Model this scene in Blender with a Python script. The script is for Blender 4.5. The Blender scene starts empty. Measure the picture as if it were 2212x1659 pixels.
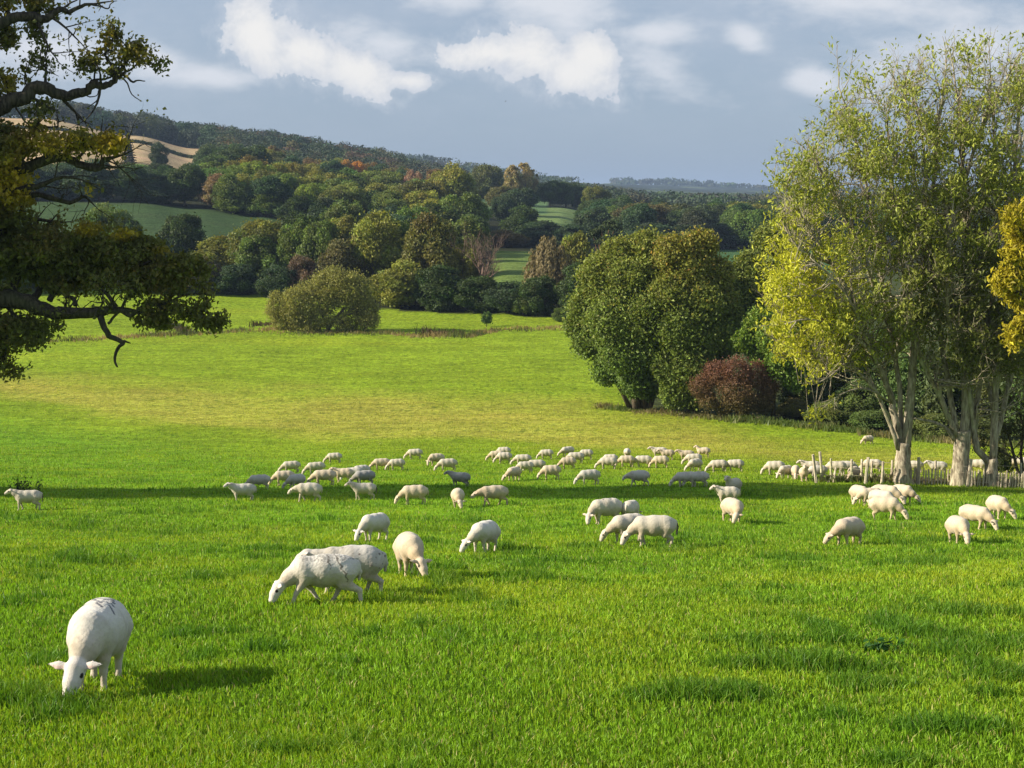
import bpy, math, random
import numpy as np
from mathutils import Vector, Euler

# ------------------------------------------------------------------ camera, sky, sun, exposure
SC = bpy.context.scene
F = 3000.0                      # focal length in units of a 2212 x 1659 frame
PITCH = math.atan(399.5 / F)    # camera tips down by this
cam_d = bpy.data.cameras.new('camera')
cam_d.sensor_width = 36.0
cam_d.lens = F / 2212.0 * 36.0
cam_d.clip_start = 0.1
cam_d.clip_end = 20000.0
cam = bpy.data.objects.new('camera', cam_d)
SC.collection.objects.link(cam)
cam.location = (0, 0, 0)
cam.rotation_euler = (math.pi / 2 - PITCH, 0, 0)
SC.camera = cam
SC.view_settings.view_transform = 'Standard'
SC.view_settings.look = 'None'
SC.view_settings.gamma = 1.0
SC.view_settings.use_curve_mapping = False
SC.view_settings.exposure = 0.84
SC.cycles.max_bounces = 5
SC.cycles.diffuse_bounces = 2
SC.cycles.glossy_bounces = 2
SC.cycles.transmission_bounces = 4
SC.cycles.transparent_max_bounces = 6
SC.cycles.volume_bounces = 0
SC.cycles.use_denoising = True
SC.cycles.caustics_reflective = False
SC.cycles.caustics_refractive = False

SUN_EL = math.radians(26.0)
SUN_AZ = math.radians(6.0)       # light travels to +x and this much towards +y
sd = bpy.data.lights.new('sun', 'SUN')
sd.energy = 5.0
sd.angle = math.radians(0.55)
sd.color = (1.0, 0.90, 0.74)
sun = bpy.data.objects.new('sun', sd)
SC.collection.objects.link(sun)
ldir = Vector((math.cos(SUN_AZ) * math.cos(SUN_EL), math.sin(SUN_AZ) * math.cos(SUN_EL), -math.sin(SUN_EL)))
sun.rotation_euler = ldir.to_track_quat('-Z', 'Y').to_euler()

W = bpy.data.worlds.new('World')
SC.world = W
W.use_nodes = True
wt = W.node_tree
wt.nodes.clear()


class NT:
    """small helper for wiring nodes"""
    def __init__(s, tree):
        s.t = tree

    def n(s, kind, **kw):
        nd = s.t.nodes.new(kind)
        for k, v in kw.items():
            setattr(nd, k, v)
        return nd

    def put(s, sock, v):
        if isinstance(v, bpy.types.NodeSocket):
            s.t.links.new(v, sock)
        elif v is not None:
            if sock.type == 'RGBA' and len(v) == 3:
                v = (*v, 1.0)
            sock.default_value = v

    def m(s, op, a, b=None, c=None, clamp=False):
        nd = s.n('ShaderNodeMath', operation=op)
        nd.use_clamp = clamp
        s.put(nd.inputs[0], a)
        s.put(nd.inputs[1], b)
        s.put(nd.inputs[2], c)
        return nd.outputs[0]

    def mix(s, f, a, b, blend='MIX'):
        nd = s.n('ShaderNodeMix', data_type='RGBA', blend_type=blend)
        s.put(nd.inputs[0], f)
        s.put(nd.inputs[6], a)
        s.put(nd.inputs[7], b)
        return nd.outputs[2]

    def noise(s, vec, scale, detail=3.0, rough=0.55, out=0, dist=0.0):
        nd = s.n('ShaderNodeTexNoise')
        s.put(nd.inputs['Vector'], vec)
        nd.inputs['Scale'].default_value = scale
        nd.inputs['Detail'].default_value = detail
        nd.inputs['Roughness'].default_value = rough
        nd.inputs['Distortion'].default_value = dist
        return nd.outputs[out]

    def sstep(s, v, lo, hi, a=0.0, b=1.0):
        nd = s.n('ShaderNodeMapRange', interpolation_type='SMOOTHSTEP')
        s.put(nd.inputs[0], v)
        nd.inputs[1].default_value = lo
        nd.inputs[2].default_value = hi
        nd.inputs[3].default_value = a
        nd.inputs[4].default_value = b
        return nd.outputs[0]

    def vscale(s, v, xyz):
        nd = s.n('ShaderNodeVectorMath', operation='MULTIPLY')
        s.put(nd.inputs[0], v)
        nd.inputs[1].default_value = xyz
        return nd.outputs[0]


def build_sky():
    q = NT(wt)
    tc = q.n('ShaderNodeTexCoord')
    sky = q.n('ShaderNodeTexSky', sky_type='NISHITA')
    sky.sun_disc = False
    sky.sun_elevation = SUN_EL
    sky.sun_rotation = math.radians(270.0) - SUN_AZ
    sky.altitude = 60
    sky.air_density = 1.0
    sky.dust_density = 1.5
    sky.ozone_density = 1.0
    skyc = q.vscale(sky.outputs[0], (SKY_S, SKY_S, SKY_S))
    sep = q.n('ShaderNodeSeparateXYZ')
    q.put(sep.inputs[0], tc.outputs['Generated'])
    yy = q.m('MAXIMUM', q.m('ABSOLUTE', sep.outputs[1]), 0.08)
    u = q.m('DIVIDE', sep.outputs[0], yy)
    w = q.m('DIVIDE', sep.outputs[2], yy)
    # slate veil that hangs over the far horizon
    veil = q.mix(q.sstep(w, 0.0, 0.16), VEIL_LO, VEIL_HI)
    col = q.mix(0.82, skyc, veil)
    vv = q.n('ShaderNodeCombineXYZ')
    q.put(vv.inputs[0], u)
    q.put(vv.inputs[1], w)
    vec = vv.outputs[0]
    n1 = q.noise(vec, 24.0, 9.0, 0.68, dist=0.2)
    n2 = q.noise(q.vscale(vec, (1.0, 2.2, 1.0)), 9.0, 5.0, 0.6)

    def blobs(lst):
        out = None
        for px, py, rx, ry, tilt in lst:
            cu, cw = (px - 1106) / F / math.cos(PITCH), (430 - py) / F
            ct, st = math.cos(math.radians(tilt)), math.sin(math.radians(tilt))
            du = q.m('SUBTRACT', u, cu)
            dw = q.m('SUBTRACT', w, cw)
            a = q.m('DIVIDE', q.m('ADD', q.m('MULTIPLY', du, ct), q.m('MULTIPLY', dw, -st)), rx / F)
            b = q.m('DIVIDE', q.m('ADD', q.m('MULTIPLY', du, st), q.m('MULTIPLY', dw, ct)), ry / F)
            d = q.m('SUBTRACT', 1.0, q.m('SQRT', q.m('ADD', q.m('MULTIPLY', a, a), q.m('MULTIPLY', b, b))))
            out = d if out is None else q.m('SMOOTH_MAX', out, d, 0.25)
        return out
    # cumulus puffs, then thin wisps (position, radii, tilt)
    puff = blobs([(580, 92, 105, 78, 10), (668, 125, 125, 70, 15), (775, 160, 130, 52, 16), (880, 180, 80, 26, 8),
                  (1060, 125, 130, 40, -6), (1150, 130, 140, 66, 8), (1235, 170, 110, 66, 10), (1270, 130, 80, 60, 0)])
    wisp = blobs([(1170, 20, 300, 75, 10), (1440, 175, 190, 75, 25), (350, 135, 90, 45, 10), (1740, 180, 75, 45, 15),
                  (1860, 25, 360, 95, 8), (2050, 130, 280, 140, 0), (1230, 60, 110, 90, 0), (1600, 95, 60, 38, 25), (490, 172, 120, 36, 5),
                  (860, 110, 150, 55, 10), (1000, 10, 150, 45, 0), (120, 120, 200, 70, 0), (1400, 80, 110, 50, 0)])
    n5 = q.noise(vec, 75.0, 6.0, 0.6)
    e = q.m('ADD', q.m('MULTIPLY', q.m('SUBTRACT', n1, 0.5), 2.1), q.m('MULTIPLY', q.m('SUBTRACT', n5, 0.5), 0.7))
    pm = q.sstep(q.m('ADD', puff, e), 0.12, 0.21)
    wv = q.m('ADD', wisp, q.m('MULTIPLY', q.m('SUBTRACT', n2, 0.5), 2.6))
    wm = q.sstep(wv, 0.0, 1.0, 0.0, 0.92)
    soft = q.sstep(q.m('ADD', puff, q.m('MULTIPLY', e, 1.3)), -0.35, 0.35, 0.0, 0.32)
    hi = q.sstep(n2, 0.38, 0.75, 0.0, 0.42)
    hi = q.m('MULTIPLY', hi, q.sstep(w, 0.02, 0.10))
    col = q.mix(hi, col, CL_GREY)
    col = q.mix(wm, col, CL_WISP)
    col = q.mix(soft, col, CL_WISP)
    shade = q.sstep(q.m('ADD', puff, q.m('MULTIPLY', q.m('SUBTRACT', n1, 0.5), 2.4)), -0.15, 0.95)
    pc = q.mix(shade, CL_GREY, CL_WHITE)
    col = q.mix(pm, col, pc)
    bg = q.n('ShaderNodeBackground')
    q.put(bg.inputs[0], col)
    bg.inputs[1].default_value = 1.0
    out = q.n('ShaderNodeOutputWorld')
    q.put(out.inputs[0], bg.outputs[0])


SKY_S = 0.09
VEIL_LO = (0.172, 0.226, 0.300)
VEIL_HI = (0.208, 0.254, 0.328)
CL_GREY = (0.335, 0.362, 0.41)
CL_WISP = (0.43, 0.445, 0.475)
CL_WHITE = (0.525, 0.515, 0.50)
build_sky()

# ------------------------------------------------------------------ geometry helpers
CP, SP = math.cos(PITCH), math.sin(PITCH)


def at(px, py, Y):
    """world point at depth Y (metres ahead) seen at frame position px, py"""
    v = (829.5 - py) / F
    t = Y / (v * SP + CP)
    return Vector(((px - 1106) / F * t, Y, t * (v * CP - SP)))


def slope_z(py, Y):
    v = (829.5 - py) / F
    return Y * (v * CP - SP) / (v * SP + CP)


def to_px(x, y, z):
    """inverse of at() (arrays allowed)"""
    d = y * CP - z * SP
    return 1106 + F * x / d, 829.5 - F * (y * SP + z * CP) / d


# terrain profile: near part shared, far part per direction
NEAR = [(-60, -1.2), (0, -2.05), (6, -3.2), (9, -3.85), (13, -4.66), (20, -5.98), (27, -7.38), (37, -9.3), (55, -12.15), (69, -14.2), (84, -16.4),
        (98, -18.3), (117, -20.75), (150, -22.5), (187, -23.0), (225, -22.9)]
KY = [262, 300, 350, 380, 480, 560, 600, 700, 750, 800, 950, 1000, 1200, 1600, 2100, 2600, 3600, 5000, 6500, 9500]
COLS = {  # px : heights at KY
    -2500: [-22, -20, -16, -10, 0, 8, 12, 22, 30, 36, 56, 62, 70, 60, 55, 60, 40, 30, 40, 30],
    -300: [-22, -20.5, -14, -9, -1, 6, 10, 24, 30, 36, 58, 64, 74, 66, 60, 80, 50, 40, 40, 30],
    100: [-22.4, -21, -15, -10, -1.5, 5.5, 9, 23, 29, 35, 52, 57, 68, 60, 60, 88, 50, 40, 40, 30],
    300: [-22.4, -21, -15, -10, -1.7, 4.8, 8, 18.5, 24, 29, 41, 44, 58, 50, 55, 90, 50, 40, 40, 30],
    430: [-22.4, -21, -16, -11, -4, 2.5, 5, 12, 16, 20, 31, 34.5, 51, 42, 50, 90, 50, 40, 40, 30],
    560: [-22.4, -21.2, -17, -13, -6, -1, 1, 7, 10, 14, 25, 29, 44, 38, 48, 88, 50, 40, 40, 30],
    700: [-22.6, -21.5, -19, -16, -9, -4, -2, 2, 5, 8, 18, 22, 38, 32, 45, 86, 50, 42, 40, 30],
    820: [-22.8, -22, -20, -18, -12, -7, -5, -1, 2, 4, 12, 16, 30, 28, 42, 86, 50, 45, 40, 30],
    900: [-22.9, -22, -20.5, -19, -14, -9, -7, -3, 0, 2, 8, 10, 20, 22, 38, 72, 50, 48, 40, 30],
    1000: [-22.9, -22, -20, -18.5, -15.5, -11, -8.5, -4, -1, 0, 4, 6, 11, 14, 32, 58, 45, 50, 40, 30],
    1100: [-22.9, -20, -18.0, -17.3, -16.3, -12, -9.8, -5, -3.2, -2.5, 0, 1, 4, 8, 26, 43, 40, 50, 40, 30],
    1200: [-22.9, -21, -18.6, -17.8, -16.3, -12, -10, -5.6, -3.8, -3.2, -1, 0, 2, 4, 16, 30, 36, 50, 40, 30],
    1300: [-22.8, -22, -21, -20, -18.5, -17, -15, -10, -8, -6, -4, -3, -2, 0, 8, 18, 30, 52, 40, 30],
    1420: [-22.6, -22.3, -22, -21.5, -19, -17.5, -17, -16, -14, -12, -9, -8, -7, -5, 0, 6, 20, 50, 40, 30],
    1560: [-22.4, -22.3, -22, -21.5, -19, -17.5, -17, -16, -14, -12, -9, -8, -8, -7, -4, 2, 14, 38, 36, 30],
    1720: [-22.2, -22, -22, -21.5, -19, -17.5, -17, -16, -14, -12, -9, -8, -8, -7, -4, 2, 10, 28, 32, 28],
    2300: [-21.5, -21.5, -21.5, -21, -19, -17.5, -17, -16, -14, -12, -9, -8, -8, -7, -4, 2, 8, 22, 26, 26],
    4700: [-21, -21, -21, -21, -19, -17.5, -17, -16, -14, -12, -9, -8, -8, -7, -4, 2, 8, 20, 20, 20],
}
_kx = np.array([(p - 1106) / F for p in sorted(COLS)])
_ky = np.array([a for a, _ in NEAR] + KY, float)
_kz = np.array([[z for _, z in NEAR] + list(COLS[p]) for p in sorted(COLS)], float)
# resample each profile finely in log distance and smooth, so that slopes roll
_S = np.linspace(0, 1, 700)
_YS = 12000 ** _S * 1.0 - 1 + 0.0
_tab = np.array([np.interp(_YS, _ky, row) for row in _kz])
_neg = np.array([np.interp(0, _ky, row) for row in _kz])
_ker = np.exp(-0.5 * (np.arange(-9, 10) / 4.0) ** 2)
_ker /= _ker.sum()
_pad = np.pad(_tab, ((0, 0), (9, 9)), mode='edge')
_tab = np.array([np.convolve(r, _ker, mode='valid') for r in _pad])


def vnoise(x, y, s, seed=0):
    """cheap value noise, about -1..1"""
    x = np.asarray(x, float) / s + seed * 17.3
    y = np.asarray(y, float) / s - seed * 9.7
    xi, yi = np.floor(x), np.floor(y)
    fx, fy = x - xi, y - yi
    fx, fy = fx * fx * (3 - 2 * fx), fy * fy * (3 - 2 * fy)

    def h(a, b):
        t = np.sin(a * 127.1 + b * 311.7 + seed * 3.1) * 43758.5453
        return (t - np.floor(t)) * 2 - 1
    return (h(xi, yi) * (1 - fx) + h(xi + 1, yi) * fx) * (1 - fy) + (h(xi, yi + 1) * (1 - fx) + h(xi + 1, yi + 1) * fx) * fy


def gz(x, y):
    """terrain height (arrays allowed)"""
    x = np.asarray(x, float)
    y = np.asarray(y, float)
    yc = np.maximum(y, 0.0)
    s = np.log(yc + 1) / math.log(12000) * 699
    s = np.clip(s, 0, 698.999)
    i = s.astype(int)
    fs = s - i
    a = np.clip(x / np.maximum(y, 45.0), _kx[0], _kx[-1] - 1e-9)
    j = np.clip(np.searchsorted(_kx, a, side='right') - 1, 0, len(_kx) - 2)
    fa = (a - _kx[j]) / (_kx[j + 1] - _kx[j])
    fa = fa * fa * (3 - 2 * fa)
    z = (_tab[j, i] * (1 - fs) + _tab[j, i + 1] * fs) * (1 - fa) + (_tab[j + 1, i] * (1 - fs) + _tab[j + 1, i + 1] * fs) * fa
    z = np.where(y < 0, z - y * 0.05, z)
    z = z + 0.05 * vnoise(x, y, 2.3, 1) + 0.14 * vnoise(x, y, 7.0, 2) * np.clip(y / 30, 0.3, 1)
    return z


def gnd(px, py):
    """ground point seen at frame position px, py"""
    Y = np.concatenate([np.linspace(7, 140, 2600), np.linspace(140, 320, 1500)])
    v = (829.5 - py) / F
    t = Y / (v * SP + CP)
    x = (px - 1106) / F * t
    z = t * (v * CP - SP)
    g = gz(x, Y)
    k = int(np.argmax(z < g))
    if k == 0:
        k = len(Y) - 1
    return Vector((float(x[k]), float(Y[k]), float(g[k])))


def new_mesh(name, verts, faces_idx, sizes, col=None, smooth=False, mats=(), fmat=None):
    """verts (N,3); faces_idx flat loop indices; sizes per-face corner counts (int or array)"""
    me = bpy.data.meshes.new(name)
    verts = np.ascontiguousarray(verts, dtype=np.float32)
    faces_idx = np.ascontiguousarray(faces_idx, dtype=np.int32).ravel()
    if np.isscalar(sizes):
        sizes = np.full(len(faces_idx) // sizes, sizes, dtype=np.int32)
    sizes = np.asarray(sizes, dtype=np.int32)
    me.vertices.add(len(verts))
    me.vertices.foreach_set('co', verts.ravel())
    me.loops.add(len(faces_idx))
    me.loops.foreach_set('vertex_index', faces_idx)
    me.polygons.add(len(sizes))
    st = np.concatenate([[0], np.cumsum(sizes)[:-1]]).astype(np.int32)
    me.polygons.foreach_set('loop_start', st)
    if smooth:
        me.polygons.foreach_set('use_smooth', np.ones(len(sizes), dtype=bool))
    else:
        me.polygons.foreach_set('use_smooth', np.zeros(len(sizes), dtype=bool))
    for m in mats:
        me.materials.append(m)
    if fmat is not None:
        me.polygons.foreach_set('material_index', np.asarray(fmat, dtype=np.int32))
    if col is not None:
        a = me.color_attributes.new('Col', 'FLOAT_COLOR', 'POINT')
        c = np.ones((len(verts), 4), dtype=np.float32)
        c[:, :col.shape[1]] = col
        a.data.foreach_set('color', c.ravel())
    me.update(calc_edges=True)
    return me


def link(name, data, parent=None, loc=None, color=None):
    o = bpy.data.objects.new(name, data)
    SC.collection.objects.link(o)
    if parent is not None:
        o.parent = parent
    if loc is not None:
        o.location = loc
    if color is not None:
        o.color = (*color, 1.0)
    return o


def tag(o, label=None, cat=None, group=None, kind=None):
    if label:
        o['label'] = label
    if cat:
        o['category'] = cat
    if group:
        o['group'] = group
    if kind:
        o['kind'] = kind
    return o


class MB:
    """collects tubes and quads"""
    def __init__(s):
        s.v, s.f, s.sz, s.c, s.n = [], [], [], [], 0

    def tube(s, pts, rad, sides=6, cap=True, wob=0.0, rng=None, col=(1, 1, 1)):
        pts = [Vector(p) for p in pts]
        n = len(pts)
        ring = []
        up = Vector((0.13, 0.31, 0.94))
        prev = None
        for i in range(n):
            a = pts[max(0, i - 1)]
            b = pts[min(n - 1, i + 1)]
            t = (b - a)
            if t.length < 1e-9:
                t = Vector((0, 0, 1))
            t.normalize()
            if prev is None:
                u = t.cross(up)
                if u.length < 0.1:
                    u = t.cross(Vector((1, 0, 0)))
            else:
                u = prev - t * prev.dot(t)
            u.normalize()
            prev = u
            w = t.cross(u)
            for k in range(sides):
                an = 2 * math.pi * k / sides
                r = rad[i] * (1 + (rng.uniform(-wob, wob) if rng and wob else 0))
                ring.append(pts[i] + (u * math.cos(an) + w * math.sin(an)) * r)
        b0 = s.n
        s.v.append(np.array([tuple(p) for p in ring]))
        s.c.append(np.tile(np.array(col, float), (len(ring), 1)))
        idx = []
        for i in range(n - 1):
            for k in range(sides):
                k2 = (k + 1) % sides
                idx += [b0 + i * sides + k, b0 + i * sides + k2, b0 + (i + 1) * sides + k2, b0 + (i + 1) * sides + k]
        s.sz += [4] * ((n - 1) * sides)
        if cap:
            idx += [b0 + (n - 1) * sides + k for k in range(sides)]
            idx += [b0 + (sides - 1 - k) for k in range(sides)]
            s.sz += [sides, sides]
        s.f += idx
        s.n += len(ring)

    def mesh(s, name, mat, smooth=True):
        return new_mesh(name, np.concatenate(s.v), s.f, s.sz, np.concatenate(s.c), smooth, [mat])


def unit(a):
    return a / np.maximum(np.linalg.norm(a, axis=1, keepdims=True), 1e-9)


def leaf_quads(c, nrm, size, rs, aspect=0.6, hang=None):
    """one rhombic leaf or leaf clump per centre; returns verts (4N,3)"""
    n = len(c)
    r = rs.normal(size=(n, 3))
    if hang is not None:
        r = r * (1 - hang) + np.array([0, 0, -3.0]) * hang
    nrm = unit(nrm)
    a = unit(r - nrm * np.sum(r * nrm, axis=1, keepdims=True))
    b = np.cross(nrm, a)
    size = np.asarray(size, float).reshape(-1, 1) * np.ones((n, 1))
    lift = nrm * size * 0.18
    p = np.stack([c - a * size - lift, c + b * size * aspect + lift, c + a * size - lift, c - b * size * aspect + lift], axis=1)
    return p.reshape(-1, 3)


def leaf_mesh(name, c, nrm, size, rs, col, mat, aspect=0.6, hang=None):
    v = leaf_quads(c, nrm, size, rs, aspect, hang)
    return new_mesh(name, v, np.arange(len(v)), 4, np.repeat(col, 4, axis=0), False, [mat])


# ------------------------------------------------------------------ materials
def mat_leaf(name, trans=0.3, rough=0.55, use_obj=True):
    m = bpy.data.materials.new(name)
    m.use_nodes = True
    t = m.node_tree
    t.nodes.clear()
    q = NT(t)
    at_ = q.n('ShaderNodeAttribute', attribute_name='Col')
    col = at_.outputs['Color']
    if use_obj:
        oi = q.n('ShaderNodeObjectInfo')
        col = q.mix(1.0, col, oi.outputs['Color'], 'MULTIPLY')
    d = q.n('ShaderNodeBsdfPrincipled')
    q.put(d.inputs['Base Color'], col)
    d.inputs['Roughness'].default_value = rough
    d.inputs['Specular IOR Level'].default_value = 0.25
    tr = q.n('ShaderNodeBsdfTranslucent')
    q.put(tr.inputs['Color'], q.mix(1.0, col, (1.25, 1.25, 0.55), 'MULTIPLY'))
    mx = q.n('ShaderNodeMixShader')
    mx.inputs[0].default_value = trans
    q.put(mx.inputs[1], d.outputs[0])
    q.put(mx.inputs[2], tr.outputs[0])
    o = q.n('ShaderNodeOutputMaterial')
    q.put(o.inputs[0], mx.outputs[0])
    return m


def mat_bark(name, c1, c2, scale=6.0, bump=0.6, zs=0.22):
    m = bpy.data.materials.new(name)
    m.use_nodes = True
    t = m.node_tree
    t.nodes.clear()
    q = NT(t)
    tc = q.n('ShaderNodeTexCoord')
    v = q.vscale(tc.outputs['Object'], (1, 1, zs))
    n1 = q.noise(v, scale, 5.0, 0.65)
    n2 = q.noise(tc.outputs['Object'], 0.9, 3.0)
    col = q.mix(q.sstep(n1, 0.35, 0.68), c1, c2)
    col = q.mix(q.sstep(n2, 0.5, 0.75, 0, 0.5), col, (c2[0] * 0.75, c2[1] * 0.95, c2[2] * 0.6))
    b = q.n('ShaderNodeBump')
    b.inputs['Strength'].default_value = bump
    b.inputs['Distance'].default_value = 0.04
    q.put(b.inputs['Height'], n1)
    d = q.n('ShaderNodeBsdfPrincipled')
    q.put(d.inputs['Base Color'], col)
    d.inputs['Roughness'].default_value = 0.9
    d.inputs['Specular IOR Level'].default_value = 0.15
    q.put(d.inputs['Normal'], b.outputs[0])
    o = q.n('ShaderNodeOutputMaterial')
    q.put(o.inputs[0], d.outputs[0])
    return m


LEAF = mat_leaf('leaf', 0.3)
GRASS = mat_leaf('grass_blade', 0.35, 0.5, False)
NEEDLE = mat_leaf('needle', 0.05, 0.7)
BARK = mat_bark('bark_brown', (0.05, 0.04, 0.03), (0.16, 0.13, 0.09))
BARK_OAK = mat_bark('bark_oak', (0.03, 0.026, 0.02), (0.10, 0.085, 0.06), 9.0)
BARK_ASH = mat_bark('bark_ash', (0.17, 0.14, 0.10), (0.50, 0.44, 0.32), 9.0, 0.9)
BARK_RED = mat_bark('bark_pine', (0.18, 0.09, 0.045), (0.36, 0.20, 0.11))
POST = mat_bark('weathered_wood', (0.34, 0.28, 0.20), (0.66, 0.58, 0.44), 12.0)
GRASS_A = 200000
HAZE = 0.00010

# ------------------------------------------------------------------ terrain
def pip(px, py, poly):
    """points in polygon, arrays"""
    ins = np.zeros(px.shape, bool)
    n = len(poly)
    for i in range(n):
        x1, y1 = poly[i]
        x2, y2 = poly[(i + 1) % n]
        c = ((y1 > py) != (y2 > py)) & (px < (x2 - x1) * (py - y1) / (y2 - y1 + 1e-12) + x1)
        ins ^= c
    return ins


G_LUSH = np.array([0.165, 0.310, 0.017])
G_MID = np.array([0.235, 0.330, 0.020])
G_DRY = np.array([0.42, 0.375, 0.070])
WOODF = np.array([0.03, 0.035, 0.015])


def ground_cols(x, y, z, under=None):
    px, py = to_px(x, np.maximum(y, 5.0), z)
    n = x.shape
    c = np.tile(G_MID, (len(x), 1))
    w1 = vnoise(x, y, 11, 5) * 0.5 + vnoise(x, y, 4.1, 6) * 0.3 + vnoise(x, y, 1.3, 7) * 0.2
    # lush close pasture, drier slope beyond it, brighter valley floor
    edge = np.interp(px, [-800, 0, 450, 700, 1060, 1600, 2212, 3000], [860, 868, 935, 955, 962, 1000, 1035, 1060]) + w1 * 22
    dry = np.clip((edge - py) / 22, 0, 1) * np.clip((py - np.interp(px, [0, 1250, 1700, 2212], [800, 850, 945, 965]) - w1 * 25) / 45, 0, 1)
    dry = dry * (1 - 0.25 * np.clip(w1 + 0.3, 0, 1))
    lush = np.clip((py - edge) / 70, 0, 1)[:, None]
    c = c * (1 - lush) + G_LUSH * lush
    c = c * (1 - dry[:, None] * 0.72) + G_DRY * dry[:, None] * 0.72
    c *= (1 + 0.16 * w1)[:, None]
    thatch_shade = under[:, None] if under is not None else 1.0  # darker soil and thatch, with shade of the gaps between near blades painted in
    c = c * thatch_shade
    far = y > 118

    def paint(poly, rgb, ymin, ymax, mixf=1.0):
        k = pip(px, py, poly) & (y > ymin) & (y < ymax)
        c[k] = c[k] * (1 - mixf) + np.array(rgb) * mixf
    # everything past the valley hedge line is wood floor unless painted as a field
    line = np.interp(px, [-900, 440, 590, 820, 1200, 1240, 1700, 2300], [312, 306, 300, 283, 264, 250, 250, 250])
    k = y > line
    c[k] = WOODF
    c[(y > 118) & (px > 1345) & (py < np.interp(px, [1345, 1362, 1400, 1700, 1900, 2400], [840, 884, 891, 912, 944, 970]) + 5 * w1) & (y < 400)] = (0.06, 0.075, 0.025)
    k = (px > -900) & (px < 640) & (y > 350) & (y < 488)
    c[k] = (0.055, 0.095, 0.032)  # left hill field, the shade lying on it put into its dark green
    k = (px > 1060) & (px < 1150) & (y > 285) & (y < 450)
    c[k] = (0.14, 0.20, 0.045)
    k = (px > 1140) & (px < 1300) & (y > 585) & (y < 742)
    c[k] = (0.17, 0.24, 0.08)
    k = (px > 1030) & (px < 1180) & (y > 660) & (y < 1000)
    c[k] = (0.12, 0.20, 0.08)
    k = (px > 1500) & (px < 1800) & (y > 400) & (y < 510)
    c[k] = (0.06, 0.13, 0.045)
    # stubble field on the hill
    k = (px > -700) & (px < 452) & (y > 640) & (y < 1010)
    c[k] = np.array((0.50, 0.37, 0.20)) * (1 + 0.10 * np.sin(y[k] / 9 + x[k] * 0.02))[:, None]
    k = (px > 285) & (px < 345) & (y > 600) & (y < 690)
    c[k] = (0.10, 0.2, 0.03)
    # distant country
    k = y > 1500
    h = vnoise(x, y, 190, 3) + 0.5 * vnoise(x, y, 90, 4)
    c[k] = (0.045, 0.06, 0.035)
    k2 = k & (h > 0.15)
    c[k2] = (0.13, 0.18, 0.07)
    k3 = y > 3200
    c[k3] = np.where((h > 0.55)[:, None], (0.10, 0.13, 0.06), (0.035, 0.05, 0.035))[k3]
    return c


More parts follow.
